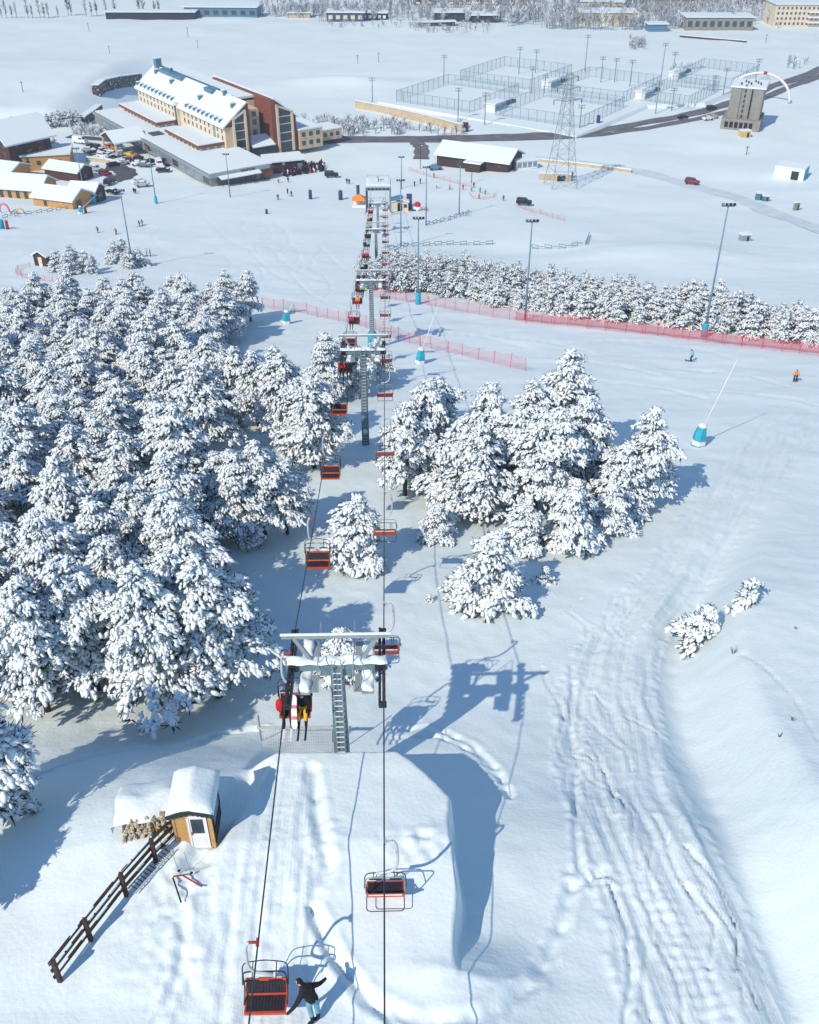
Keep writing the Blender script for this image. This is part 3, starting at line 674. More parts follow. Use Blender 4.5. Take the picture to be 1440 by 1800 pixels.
def pine_meshes(seed, H, Rc, z0, sub, dens=1.0, bare=.06, lop=0.0, parts=3):
    """trunk, needle and snow meshes of a pine of height H, crown radius Rc, lowest branches at z0"""
    r_ = np.random.RandomState(seed)
    iv, iff = ICO[sub]
    SV, SF, NV, NF, so, no = [], [], [], [], 0, 0
    tr = MB(); lean = r_.uniform(-.02, .02, 2) * H
    def axis(z): return np.array([lean[0] * z / H, lean[1] * z / H, z])
    tr.tube([axis(0) - np.array([0, 0, .5]), axis(H * .3), axis(H * .65), axis(H * .95)], [.030 * H * .75, .024 * H * .75, .013 * H * .75, .01], 7)
    clumps = []
    z = z0
    while z < H * .97:
        t = (z - z0) / (H - z0)
        L = Rc * (1 - t ** 1.9) * (.70 + .30 * min(1, t * 4 + .3)) * (1 + .16 * math.sin(z * 2.3 + seed)) + .12
        nb = max(3, int((5.2 + 2.6 * (1 - t)) * dens)); a0 = r_.uniform(0, 6.28)
        for k in range(nb):
            az = a0 + 6.283 * k / nb + r_.normal(0, .22)
            if math.sin(az * 2 + z * 1.7 + seed * 1.3) > .80 and z < H * .85: continue
            l = L * r_.uniform(.52, 1.2) * (1 + lop * math.cos(az - seed))
            d = np.array([math.cos(az), math.sin(az)]); pd = np.array([-d[1], d[0]])
            rise = .30 * t; zz = z + r_.normal(0, .12)
            def bp(u):                                   # branch curve: out, then sagging under the load
                return np.array([*(axis(zz)[:2] + d * l * u), zz + l * (rise * u - (.34 - .18 * t) * u * u)])
            if l > .5: tr.tube([bp(0), bp(.5), bp(.9)], [.035 * (1 - t) + .012, .02, .008], 4, False)
            step = .33
            u = .22 * r_.uniform(.6, 1.2)
            while u < 1.03:
                p = bp(u); wd = (.15 + .85 * math.sin(min(1, u) * 2.6)) * l * .36
                for sgn in ((0,) if l < .6 else (0, 1, -1)):
                    off = pd * sgn * wd * r_.uniform(.5, 1.1); q = p + np.array([*off, -abs(sgn) * wd * .28 + r_.normal(0, .05)])
                    q[:2] += d * r_.normal(0, .07)
                    clumps.append((q, az + sgn * .55 + r_.normal(0, .2), (.16 + .13 * r_.rand()) * (1.12 - .3 * t), .35 + .35 * u))
                u += step / max(l, .5) * r_.uniform(.7, 1.25)
        z += (.46 + .22 * (1 - t)) * r_.uniform(.75, 1.25) / dens ** .5
    clumps.append((axis(H * .985), 0, .10, 0))
    for q, az, s_, dr in clumps:
        # needle tuft
        nn = 6
        for k in range(nn):
            aa = az + r_.normal(0, 1.0); el = r_.normal(.05, .5); ln = (s_ + .05) * r_.uniform(1.0, 1.8)
            dv = np.array([math.cos(aa) * math.cos(el), math.sin(aa) * math.cos(el), math.sin(el)]); sd = np.cross(dv, [0, 0, 1.]); sd /= np.linalg.norm(sd) + 1e-6
            c0 = q + np.array([0, 0, -s_ * .35]) + dv * s_ * .2
            tw = s_ * .20
            NV += [c0 - sd * tw, c0 + sd * tw, c0 + dv * ln + sd * tw * .25, c0 + dv * ln - sd * tw * .25]; NF.append((no, no + 1, no + 2, no + 3)); no += 4
        if r_.rand() < bare: continue
        # snow pillow: a few uneven lumps, longer along the branch and drooping
        ca, sa = math.cos(az), math.sin(az)
        for _k in range(parts):
            ss = s_ * r_.uniform(.25, .52); o1 = r_.normal(0, .80) * s_; o2 = r_.normal(0, .62) * s_
            dq = np.array([o1 * ca - o2 * sa, o1 * sa + o2 * ca, s_ * r_.uniform(.0, .42) - dr * o1 * .8])
            v = iv * (1 + .17 * r_.normal(0, 1, len(iv)))[:, None] * np.array([1.65, 1.0, .85]) * ss
            v[:, 2] -= dr * v[:, 0] * .9
            a2 = az + r_.normal(0, .5); c2, s2 = math.cos(a2), math.sin(a2)
            SV.append(np.stack([v[:, 0] * c2 - v[:, 1] * s2, v[:, 0] * s2 + v[:, 1] * c2, v[:, 2]], 1) + q + dq); SF.append(iff + so); so += len(v)
    return (tr.mesh('trunk', 'bark', True), arr_mesh('needles', np.array(NV), np.array(NF), 'needle', False), arr_mesh('snow_load', np.concatenate(SV), np.concatenate(SF), 'treesnow'))
PINES = [pine_meshes(11 + i, h, rc, z0, 1, 1.0, .04 + .03 * (i % 2), .15 * (i % 3), 11) for i, (h, rc, z0) in enumerate(((8.6, 2.7, 2.3), (9.2, 2.9, 2.6), (8.0, 2.6, 2.0), (8.8, 2.4, 2.4), (7.8, 2.9, 2.1), (9.0, 2.6, 2.2)))]
HIGH = [pine_meshes(31 + i, h, rc, z0, 1, 1.0, .08, .25, 11) for i, (h, rc, z0) in enumerate(((9.2, 2.5, 3.5), (8.8, 2.7, 3.3)))]
SMALL = [pine_meshes(41 + i, h, rc, z0, 1, 1.0, .12 + .03 * i, .15, 8) for i, (h, rc, z0) in enumerate(((5.4, 2.2, .7), (5.8, 2.4, .8), (5.0, 2.3, .5), (5.6, 2.0, .8)))]
BUSHY = [pine_meshes(61 + i, h, rc, z0, 1, 1.15, .10, .3, 14) for i, (h, rc, z0) in enumerate(((5.2, 2.3, .35), (4.8, 2.2, .3)))]
SHRUB = [pine_meshes(71 + i, h, rc, z0, 1, .9, .25, .3, 12) for i, (h, rc, z0) in enumerate(((2.7, 1.05, .1), (1.8, .65, .1)))]
ntree = 0
def tree(p, kind, scale, label, group, name='pine_tree', rz=None):
    global ntree; ntree += 1
    tr, ne, sn = kind
    t = thing(name, label, 'tree' if name != 'shrub' else 'shrub', (p.x, p.y, p.z - .05), rnd.uniform(0, 6.28) if rz is None else rz, group)
    t.scale = (scale * rnd.uniform(.94, 1.08), scale * rnd.uniform(.94, 1.08), scale)
    obj('trunk', tr, None, t); c = obj('crown', ne, None, t); obj('snow_load', sn, None, c)
    return t
def inside(x, y, poly):
    c = False; n = len(poly)
    for i in range(n):
        (x1, y1), (x2, y2) = poly[i], poly[(i + 1) % n]
        if (y1 > y) != (y2 > y) and x < (x2 - x1) * (y - y1) / (y2 - y1) + x1: c = not c
    return c
def scatter(pxpoly, dmin, nmax, seed, avoid=()):
    r_ = random.Random(seed); g = [at(*p) for p in pxpoly]; poly = [(p.x, p.y) for p in g]
    xs = [p[0] for p in poly]; ys = [p[1] for p in poly]; out = []
    for _ in range(26000):
        x, y = r_.uniform(min(xs), max(xs)), r_.uniform(min(ys), max(ys))
        if not inside(x, y, poly): continue
        if any((x - a) ** 2 + (y - b) ** 2 < dmin * dmin for a, b in out): continue
        if any((x - a) ** 2 + (y - b) ** 2 < (dmin * .8) ** 2 for a, b in avoid): continue
        out.append((x, y))
        if len(out) >= nmax: break
    return out
edge = [(85, 1252, 8.4), (152, 1222, 8.2), (172, 1214, 8.6), (281, 1243, 8.6), (386, 1226, 8.8), (30, 1240, 8.4), (330, 1190, 8.0), (335, 905, 9), (302, 900, 9), (441, 565, 8.0), (397, 592, 7.5), (425, 575, 6), (380, 735, 9), (360, 800, 9)]
edge_p = [at(a, b) for a, b, h in edge]
for ie, ((a, b, h), p) in enumerate(sorted(zip(edge, edge_p))):
    tree(p, HIGH[rnd.randrange(2)], h / 8.6, f'tall snow-laden pine at the open edge of the left forest, {ORD[ie]} from the left', 'edge pines of the left forest')
av = [(p.x, p.y) for p in edge_p]
f1 = scatter([(-90, 592), (60, 580), (220, 572), (340, 566), (435, 566), (400, 596), (378, 640), (392, 720), (352, 800), (310, 890), (-110, 900)], 3.9, 132, 3, av)
f2 = scatter([(-110, 900), (300, 890), (318, 960), (345, 1060), (395, 1140), (392, 1215), (280, 1232), (180, 1205), (80, 1235), (-110, 1245)], 3.7, 36, 5, av)
for x, y in f1 + f2:
    tree(on((x, y)), PINES[rnd.randrange(6)], rnd.uniform(.78, 1.04), 'snow-laden pine packed among others inside the left forest', 'pines inside the left forest')
print('forest', len(f1), len(f2))
tree(at(-28, 1435), PINES[0], .98, 'snow-laden pine cut by the left picture edge, above the rail fence', None)
tree(at(-165, 1650), PINES[2], .85, 'pine beyond the left picture edge whose shadow falls on the snow', None)
clA = [(455, 750, 8.2), (492, 772, 9), (507, 782, 8.8), (553, 822, 9), (574, 702, 8), (626, 692, 7), (598, 690, 7.2), (662, 668, 5.2), (424, 742, 8), (418, 948, 7.4), (466, 942, 7.6), (505, 936, 6), (395, 930, 7.6)]
for ie, (a, b, h) in enumerate(sorted(clA)): tree(at(a, b), (PINES + HIGH + HIGH)[rnd.randrange(10)], h / 8.8, f'snow-laden pine in the clump just left of the lift line, {ORD[ie]} from the left', 'pines left of the lift line')
clR = [(712, 872, 8.4), (747, 852, 9), (772, 832, 9.2), (806, 890, 8.6), (850, 862, 9.2), (842, 915, 8), (900, 885, 8.6), (968, 907, 9), (940, 905, 8.6), (985, 800, 10.2), (1015, 870, 8.6), (925, 815, 7.6), (1128, 885, 8.4), (1085, 900, 7)]
for ie, (a, b, h) in enumerate(sorted(clR)): tree(at(a, b), (PINES + HIGH + HIGH)[rnd.randrange(10)], h / 8.7, f'snow-laden pine in the tall clump right of the lift line, {ORD[ie]} from the left', 'pines right of the lift line')
tree(at(632, 992), BUSHY[0], 1.05, 'squat snow-heaped pine with dark bare needles at its top, under the lift chairs', None, 'young_pine')
tree(at(600, 1190), BUSHY[1], .72, 'small snow-heaped pine seen through the nearest lift tower', None, 'young_pine')
tree(at(862, 1062), BUSHY[1], 1.12, 'broad snow-heaped young pine at the lower tip of the right clump', None, 'young_pine')
tree(at(1000, 958), BUSHY[0], 1.02, 'bushy low young pine leaning out of the right clump', None, 'young_pine')
tree(at(1065, 935), BUSHY[1], .85, 'low young pine under the rightmost tall pine', None, 'young_pine')
tree(at(922, 965), BUSHY[0], .78, 'narrow young pine between the broad one and the right clump', None, 'young_pine')
tree(at(769, 948), BUSHY[1], .62, 'thin young pine with bare stem beside the right rope', None, 'young_pine')
tree(at(958, 1022), SHRUB[1], .7, 'knee-high snowy sapling right of the broad young pine', None, 'shrub')
tree(at(755, 1058), SHRUB[1], .35, 'tiny snow-buried sapling left of the broad young pine', None, 'shrub')
tree(at(1232, 1128), SHRUB[0], 1.1, 'waist-high snowy pine shrub on the bank right of the piste road', None, 'shrub')
tree(at(1311, 1062), SHRUB[1], 1.05, 'smaller snowy pine shrub farther up the right bank', None, 'shrub')
tree(at(60, 1425), SHRUB[1], .45, 'little snow-covered sapling in the shade of the left pines', None, 'shrub')
# band of small pines behind the long red net: the nearest as trees of their own, the rest as one mass
bd = scatter([(636, 476), (690, 470), (760, 474), (900, 494), (1100, 520), (1300, 556), (1560, 592), (1560, 622), (1440, 607), (1240, 582), (1000, 557), (860, 537), (735, 515), (640, 510)], 2.35, 300, 9)
bd.sort(key=lambda p: p[0] ** 2 + p[1] ** 2)
front = bd[:104]; rest = bd[104:]; print('band', len(bd))
for x, y in front: tree(on((x, y)), SMALL[rnd.randrange(4)], rnd.uniform(.60, .98), 'small dense snow-dusted pine in the band behind the long red net', 'pines behind the red net')
FARV = [pine_meshes(91 + i, 4.6, 1.7, .4, 1, .62, .15, .2, 4) for i in range(2)]
def co_of(me):
    a = np.empty(len(me.vertices) * 3, np.float32); me.vertices.foreach_get('co', a); b = np.empty(len(me.loops), np.int32); me.loops.foreach_get('vertex_index', b)
    return a.reshape(-1, 3), b.reshape(len(me.polygons), -1)
def mass(part, m, name):
    V, Fc, o = [], [], 0; r_ = np.random.RandomState(5)
    for x, y in rest:
        v, f = FV[r_.randint(2)][part]; a = r_.uniform(0, 6.28); s_ = r_.uniform(.75, 1.15)
        V.append(np.stack([v[:, 0] * math.cos(a) - v[:, 1] * math.sin(a), v[:, 0] * math.sin(a) + v[:, 1] * math.cos(a), v[:, 2]], 1) * s_ + np.array([x, y, gz(x, y)])); Fc.append(f + o); o += len(v)
    return arr_mesh(name, np.concatenate(V), np.concatenate(Fc), m, part == 2)
FV = [{1: co_of(q[1]), 2: co_of(q[2])} for q in FARV]
t = thing('pine_thicket', 'deep snow-dusted thicket of small pines filling the back of the band', 'thicket'); t['kind'] = 'stuff'
obj('needles', mass(1, 'needle', 'needles'), None, t)['kind'] = 'stuff'; obj('snow_load', mass(2, 'treesnow', 'snow_load'), None, t)['kind'] = 'stuff'
for ie, (a, b, s_) in enumerate(((103, 477, .75), (122, 482, .75), (128, 466, .8), (152, 478, .8), (165, 482, .75), (203, 462, .85), (218, 456, .85), (228, 472, .8), (246, 468, .8))):
    tree(at(a, b), SMALL[rnd.randrange(4)], s_, f'little snow-laden pine in the loose group right of the small hut, {ORD[ie]} from the hut', 'pines by the small hut')
for k in range(13): tree(at(14 + k * 10.2, 234 - k * 1.4 + rnd.uniform(-3, 1)), SMALL[k % 4], .95, f'snow-dusted pine in the short row behind the brown chalet, {ORD[k]} from the left', 'pines behind the chalet')
for a, b, lr in ((83, 268, 'left'), (98, 272, 'right')): tree(at(a, b), SMALL[1], 1.0, f'frosted pine between the chalet and the car park, {lr} of two', 'pines at the car park')
print('trees', ntree)

# thorny weeds and twigs poking out of the snow
def weed(px, py, h, label):
    h *= .65
    p = at(px, py); r_ = random.Random(px); b = MB()
    for k in range(9):
        a = r_.uniform(0, 6.28); l = h * r_.uniform(.6, 1); b.tube([(0, 0, -.1), (math.cos(a) * l * .25, math.sin(a) * l * .25, l * .5), (math.cos(a) * l * .5, math.sin(a) * l * .5, l)], [.02, .014, .006], 4)
    o = obj('bare_weed', b, 'darktwig'); o.location = p; tag(o, label, 'plant')
weed(1288, 1150, .8, 'dry twig sticking out of the snow below the right bank shrub')
weed(1393, 1268, .5, 'dry weed on the bright right bank, the upper of two')
weed(1370, 1296, .5, 'dry weed on the bright right bank, the lower of two')
weed(1398, 1108, .4, 'lone dry stalk high on the right bank near the picture edge')
# ------------------------------------------------------------------ booth, fence and things on the mound
def booth():
    p = at(347, 1489); t = thing('operator_booth', 'small honey-timber lift booth with white door and thick snow on its roof', 'booth', (p.x, p.y, p.z - .05), R(2)); t.scale = (.88, .88, .95)
    W, D, Hh = 1.55, 1.75, 2.2
    wl = MB(); wl.box((0, D / 2 + .03, Hh / 2), (W - .06, D - .06, Hh)); wl = obj('wall', wl, 'brownwood', t)
    pm = {}
    def plank(x0, x1, z):
        k = round(x1 - x0, 2)
        if k not in pm: pm[k] = MB().box((0, 0, 0), (k, .04, .112)).mesh('plank', 'wood')
        q = obj('plank', pm[k], None, wl); q.location = ((x0 + x1) / 2, .0 + rnd.uniform(-.004, .004), z)
    dx0, dx1 = -.20, .58
    for i in range(18):
        z = .10 + i * .118
        if z < 1.92: plank(-W / 2, dx0 - .03, z); plank(dx1 + .03, W / 2, z)
        else: plank(-W / 2, W / 2, z)
    for sx in (-W / 2 + .02, W / 2 - .02): obj('corner_post', MB().box((sx, -.01, Hh / 2), (.09, .09, Hh)), 'wood', t)
    fr = MB(); fr.box((dx0 + .03, -.03, .98), (.08, .08, 1.9)); fr.box((dx1 - .03, -.03, .98), (.08, .08, 1.9)); fr.box(((dx0 + dx1) / 2, -.03, 1.91), (dx1 - dx0, .08, .08))
    dr = MB().box(((dx0 + dx1) / 2, -.015, .96), (dx1 - dx0 - .13, .05, 1.82)); dr = obj('door', dr, 'white', t)
    obj('frame', fr, 'white', dr); obj('pane', MB().box(((dx0 + dx1) / 2, -.045, 1.36), (.50, .02, .82)), 'glass', dr)
    obj('panel', MB().box(((dx0 + dx1) / 2, -.046, .50), (.50, .012, .68)), 'white', dr)
    obj('handle', MB().box((dx0 + .12, -.07, .95), (.03, .05, .14)), 'reds', dr)
    # right side: large window over a dark panel
    wn = MB().box((W / 2 - .0, D / 2 + .05, 1.42), (.03, D - .36, 1.22)); wn = obj('window', wn, 'blueglass', t)
    f = MB()
    for yy in (.22, D - .12): f.box((W / 2 + .02, yy, 1.42), (.06, .07, 1.36))
    for zz in (.78, 2.06): f.box((W / 2 + .02, D / 2 + .05, zz), (.06, D - .27, .07))
    obj('frame', f, 'darkmetal', wn)
    obj('side_panel', MB().box((W / 2 + .0, D / 2 + .05, .40), (.04, D - .2, .68)), 'brownwood', t)
    rf = MB().extr([(-W / 2 - .16, Hh), (0, Hh + .26), (W / 2 + .16, Hh), (W / 2 + .16, Hh + .05), (0, Hh + .32), (-W / 2 - .16, Hh + .05)], (0, -.22, 0), (0, D + .25, 0), (1, 0, 0)); rf = obj('roof', rf, 'darkgreen', t)
    tm = MB().disc((0, 0, 0), (0, 1, 0), .10, .03, 10).mesh('scallop', 'darkgreen')
    for k in range(11):
        xx = -W / 2 - .10 + k * (W + .2) / 10; q = obj('scallop', tm, None, rf); q.location = (xx, -.225, Hh + .24 - abs(xx) * .28 - .10)
    fa = MB().extr([(-W / 2 - .16, -.14), (0, .12), (W / 2 + .16, -.14), (W / 2 + .16, .03), (0, .30), (-W / 2 - .16, .03)], (0, -.25, Hh), (0, -.21, Hh), (1, 0, 0)); obj('fascia', fa, 'darkgreen', rf)
    # snow blanket on the roof, rounded at its rim
    n, m2 = 18, 18; v = []; fcs = []
    for j in range(m2 + 1):
        for i in range(n + 1):
            u, vv = i / n * 2 - 1, j / m2 * 2 - 1; xx = u * (W / 2 + .20); yy = D / 2 + .02 + vv * (D / 2 + .26)
            e = max(0, 1 - abs(u) ** 5) * max(0, 1 - abs(vv) ** 5)
            v.append((xx, yy, Hh + .30 - abs(xx) * .30 + .30 * e ** .45 + .03 * math.sin(3 * xx + 2 * yy)))
    for j in range(m2):
        for i in range(n): a = j * (n + 1) + i; fcs.append((a, a + 1, a + n + 2, a + n + 1))
    obj('roof_snow', MB().add(v, fcs), 'snow', rf, True)
booth()
def log_pile():
    p = at(282, 1448); t = thing('log_pile', 'stack of cut logs under a thick snow blanket, left of the booth', 'log pile', (p.x, p.y, p.z - .1), R(12))
    lm = [MB().tube([(0, -.42, 0), (0, .42, 0)], r_, 8).mesh('log', 'log') for r_ in (.04, .055, .075)]
    for row in range(10):
        for k in range(14 - row // 2):
            q = obj('log', lm[rnd.randrange(3)], None, t); q.location = (-1.25 + k * .15 + row * .05 + rnd.uniform(-.04, .04), -.1 + rnd.uniform(-.12, .10), 0.06 + row * .105 + rnd.uniform(-.02, .02)); q.rotation_euler = (rnd.uniform(-.12, .12), rnd.uniform(0, 3), rnd.uniform(-.35, .35))
    n, m2 = 26, 18; v = []; fcs = []
    for j in range(m2 + 1):
        for i in range(n + 1):
            u, vv = i / n * 2 - 1, j / m2 * 2 - 1; xx = -.1 + u * 1.5; yy = .75 + vv * 1.2
            e = max(0, 1 - abs(u) ** 3.2) * max(0, 1 - abs(vv) ** 3.2)
            low = 0 if vv < -.6 else .0
            v.append((xx + .05 * math.sin(yy * 5), yy + .08 * math.sin(xx * 4.), (.9 if vv < -.2 else .9 * (1 - (vv + .2) / 1.2 * .8)) * (1 if e > .02 or vv < -.9 else .4) + .34 * e ** .6 + .04 * math.sin(4 * xx) * math.sin(3 * yy)))
    for j in range(m2):
        for i in range(n): a = j * (n + 1) + i; fcs.append((a, a + 1, a + n + 2, a + n + 1))
    obj('snow_blanket', MB().add(v, fcs), 'snow', t, True)
log_pile()
def rail_fence():
    bases = [(312, 1474), (274, 1512), (222, 1572), (160, 1652), (106, 1724)]
    P = [at(*b) for b in bases]; o = P[-1]
    t = thing('rail_fence', 'dark brown three-rail wooden fence running down from the booth', 'fence', o)
    pm = MB().box((0, 0, .45), (.13, .13, 1.5)).mesh('post', 'brownwood')
    for q in P: c = obj('post', pm, None, t); c.location = q - o
    for a, b in zip(P[:-1], P[1:]):
        a = a - o; b = b - o; dr = (b - a).normalized()
        for z in (.28, .66, 1.04):
            off = Vector((dr.y, -dr.x, 0)) * .085; s_ = rnd.uniform(-.03, .03)
            A = a + off + Vector((0, 0, z + s_)) - dr * .12; B = b + off + Vector((0, 0, z - s_)) + dr * .12
            q = obj('rail', MB().beam(A, B, .045, .16), 'brownwood', t)
            sn = MB(); L = (B - A).length; k = 0.
            while k < L - .2:
                l2 = rnd.uniform(.2, .7); e = min(L, k + l2); h = rnd.uniform(.02, .055)
                if rnd.random() < .6: sn.beam(A + dr * k + Vector((0, 0, .08 + h / 2)), A + dr * e + Vector((0, 0, .08 + h / 2)), .06, h)
                k = e + rnd.uniform(.02, .12)
            obj('snow_ridge', sn, 'snow', q)
rail_fence()
# ladder lying in the snow along the fence
a = at(300, 1492); b_ = at(232, 1568); t = thing('ladder', 'pale metal ladder lying in the snow along the rail fence', 'ladder', b_ + Vector((0, 0, .06))); d = a - b_; L = d.length; t.rotation_euler = (0, -math.asin(d.z / L), math.atan2(d.y, d.x))
for s_ in (-.17, .17): obj('stile', MB().beam((0, s_, 0), (L, s_, 0), .04, .07), 'pale', t)
rm = MB().tube([(0, -.17, 0), (0, .17, 0)], .018, 5).mesh('rung', 'darkmetal')
for k in range(12): obj('rung', rm, None, t).location = (.15 + k * (L - .3) / 11, 0, 0)
# shovel-like plastic bow and skis lying on the snow
p = at(322, 1560); t = thing('ski_pair', 'black and red pair of skis lying crossed on the trodden snow below the booth', 'skis', (p.x, p.y, p.z + .03))
for pts, m_ in (([(-.42, .35, .03), (-.12, -.25, .03), (.06, -.62, .03)], 'black'), ([(-.40, .36, .08), (-.10, .42, .08), (.55, .06, .03), (.68, -.02, .06)], 'reds')):
    b = MB()
    for q, r_ in zip(pts[:-1], pts[1:]): b.beam(q, r_, .055, .03)
    obj('ski', b, m_, t)
for px, py, l, lab in ((303, 1512, 'first', 'ski pole stuck in the snow in front of the fence, left of the other one'), (325, 1516, 'second', 'ski pole stuck in the snow straight below the booth door')):
    p = at(px + 12, py + 20); t = thing('ski_pole', lab, 'ski pole', p)
    obj('shaft', MB().tube([(0, 0, -.2), (-.12, .06, 1.0)], .012, 5), 'steel', t); obj('grip', MB().tube([(-.12, .06, 1.0), (-.135, .07, 1.14)], .022, 6), 'yellow', t); obj('basket', MB().disc((0, 0, .05), (0, 0, 1), .06, .01, 8), 'black', t)
p = at(283, 1490); t = thing('shovel', 'wooden-handled shovel standing in the snow against the rail fence', 'shovel', p)
obj('handle', MB().tube([(.06, 0, .1), (-.10, .1, 1.45)], .018, 6), 'wood', t); obj('blade', MB().box((.08, 0, -.02), (.24, .03, .32), ry=-.1), 'darkmetal', t)
# ------------------------------------------------------------------ poles, guns, nets
def light_pole(px, py, ty, label, pad=False, lamps=4):
    p = at(px, py); H = top_z(p, ty) - p.z
    t = thing('light_pole', label, 'light pole', p, 0, 'floodlight poles of the ski area')
    obj('pole', MB().tube([(0, 0, -.4), (0, 0, H * .5), (0, 0, H)], [.17, .13, .09], 8), 'fencepost', t, True)
    obj('cross_bar', MB().box((0, 0, H), (1.7, .14, .14)), 'fencepost', t)
    lm = MB(); lm.box((0, -.12, .16), (.34, .22, .36), rx=-.5); lm.box((0, 0, 0), (.1, .1, .2)); lm = lm.mesh('floodlight', 'darkmetal')
    for k in range(lamps): q = obj('floodlight', lm, None, t); q.location = (-.7 + 1.4 * k / (lamps - 1), 0, H + .05); q.rotation_euler = (0, 0, -.5 + k * .35)
    if pad: obj('foot_pad', MB().lathe([(.42, 0), (.46, .3), (.44, 1.9), (.34, 2.1)], 10), 'teal', t, True)
light_pole(1237, 592, 362, 'tall floodlight pole with teal foot pad, rightmost, before the pine band', True)
light_pole(923, 562, 390, 'tall floodlight pole rising from the middle of the pine band', False)
light_pole(735, 535, 385, 'floodlight pole with teal foot pad beside the red net, right of the lift', True)
light_pole(705, 433, 318, 'floodlight pole at the start of the link barrier, right of the lift')
light_pole(749, 396, 295, 'floodlight pole beside the upper short link barrier')
light_pole(807, 377, 290, 'floodlight pole near the red netting below the brown barn')
light_pole(706, 332, 277, 'distant floodlight pole just behind the bottom station')
light_pole(234, 469, 336, 'floodlight pole among the little pines on the left piste', False)
light_pole(275, 358, 265, 'floodlight pole with teal foot pad in front of the hotel car park', True)
light_pole(151, 352, 262, 'floodlight pole beside the timber sheds at far left', True)
light_pole(405, 347, 272, 'floodlight pole in front of the hotel podium corner')
def lance(px, py, tx, ty, label, h=1.9, white=True):
    p = at(px, py); d = ray(tx, ty); k = (p.y + 1.5) / d.y; tip = Vector((d.x * k, d.y * k, CZ + d.z * k)) - p
    t = thing('snow_lance', label, 'snow lance', p, 0, 'snow-making lances')
    pad = MB(); pad.lathe([(.62, -.2), (.66, .3), (.58, h * .6), (.40, h)], 6); pad = obj('pad', pad, 'teal', t); pad.rotation_euler = (0, .10, .4)
    obj('pad_band', MB().lathe([(.675, h * .08), (.665, h * .30)], 6), 'white', pad); obj('snow_cap', MB().lathe([(.43, h - .02), (.40, h + .15), (.2, h + .28), (.04, h + .32)], 9), 'snow', pad, True)
    st = Vector((0, 0, h * .55)); obj('lance', MB().tube([st, st.lerp(tip, .5), tip], [.055, .045, .035], 6), 'white', t, True)
    obj('nozzle', MB().tube([tip, tip + (tip - st).normalized() * .35], .06, 6), 'pale', t)
lance(1226, 782, 1296, 632, 'white snow-making lance with teal pad, nearest, above the right pine clump')
lance(738, 639, 769, 540, 'snow-making lance with teal pad beside the end of the red net')
lance(503, 569, 522, 520, 'snow-making lance with teal pad at the left end of the red net')
lance(142, 376, 168, 344, 'snow-making lance with teal pad at the end of the left link barrier')
def sign_pad(px, py, m, label, w_=1.0, h=2.2):
    p = at(px, py); t = thing('padded_post', label, 'padded post', p)
    obj('post', MB().tube([(0, 0, -.3), (0, 0, h + .5)], .06, 6), 'steel', t); obj('pad', MB().lathe([(w_ / 2, 0), (w_ / 2, h * .95), (w_ * .4, h)], 10), m, t, True)
sign_pad(164, 358, 'teal', 'pair-wide teal padded post beside the timber shed', 2.0); sign_pad(151, 374, 'reds', 'dark red padded post beside the left snow lance', .8)
sign_pad(4, 402, 'teal', 'teal padded post at the left picture edge', 1.4); sign_pad(14, 403, 'reds', 'dark red padded post at the left picture edge', .8)
sign_pad(546, 350, 'blue', 'dark blue padded post on the piste in front of the terrace', 1.0, 2.6); sign_pad(599, 351, 'blue', 'dark blue padded post left of the orange tent', 1.2, 2.6)
sign_pad(469, 376, 'blue', 'small dark padded post on the piste below the hotel', .7, 1.2)

def net(pts, h, label, group=None, span=2.6, m='net'):
    P = []
    G = [at(*p) for p in pts]
    for a, b in zip(G[:-1], G[1:]):
        n = max(1, round((b - a).length / span))
        for k in range(n): q = a.lerp(b, k / n); P.append(on((q.x + rnd.uniform(-.15, .15), q.y + rnd.uniform(-.2, .2))))
    P.append(G[-1]); o = P[0]
    t = thing('safety_net', label, 'safety net', o, 0, group)
    tops = []
    for q in P:
        tp = q - o + Vector((rnd.uniform(-.15, .15), rnd.uniform(-.15, .15), h * rnd.uniform(.85, 1.08))); tops.append(tp)
        obj('post', MB().tube([q - o - Vector((0, 0, .3)), tp], .035, 5), 'netpost', t)
    for i in range(len(P) - 1):
        a, b = P[i] - o, P[i + 1] - o; ta, tb = tops[i], tops[i + 1]; v = []; f = []
        for r_ in range(4):
            for c_ in range(5):
                u = c_ / 4; q = (a.lerp(b, u)).lerp(ta.lerp(tb, u), r_ / 3); q.z -= .16 * math.sin(u * math.pi) * r_ / 3; q.y += .10 * math.sin(u * 6 + i); v.append(q + Vector((0, 0, .03 if r_ == 0 else 0)))
        for r_ in range(3):
            for c_ in range(4): k = r_ * 5 + c_; f.append((k, k + 1, k + 6, k + 5))
        obj('net_panel', MB().add(v, f), m, t)
net([(462, 540), (500, 546), (560, 557), (612, 567), (660, 581), (700, 598), (760, 613), (840, 632), (925, 652)], 1.9, 'pale red safety net slanting across the piste under the lift')
net([(655, 521), (735, 533), (800, 546), (865, 558), (925, 567), (1000, 574), (1100, 585), (1240, 602), (1340, 614), (1440, 626), (1520, 634)], 2.0, 'long red safety net along the foot of the right pine band')
net([(905, 562), (1000, 571), (1100, 582), (1235, 598), (1340, 610), (1440, 622), (1520, 630)], 1.4, 'deep red net doubled close behind the long one, against the pines', None, 3.2, 'rednet')
net([(720, 300), (745, 308), (780, 317), (829, 330)], 1.3, 'distant red net running from the station towards the barn', None, 3.5)
net([(909, 364), (950, 376), (992, 389)], 1.2, 'distant red net on the drift right of the bottom station', None, 3.5)
net([(52, 470), (34, 474), (28, 481), (40, 488), (64, 493), (94, 496)], 1.2, 'faded pink net curving round the small wooden hut', None, 2.4)
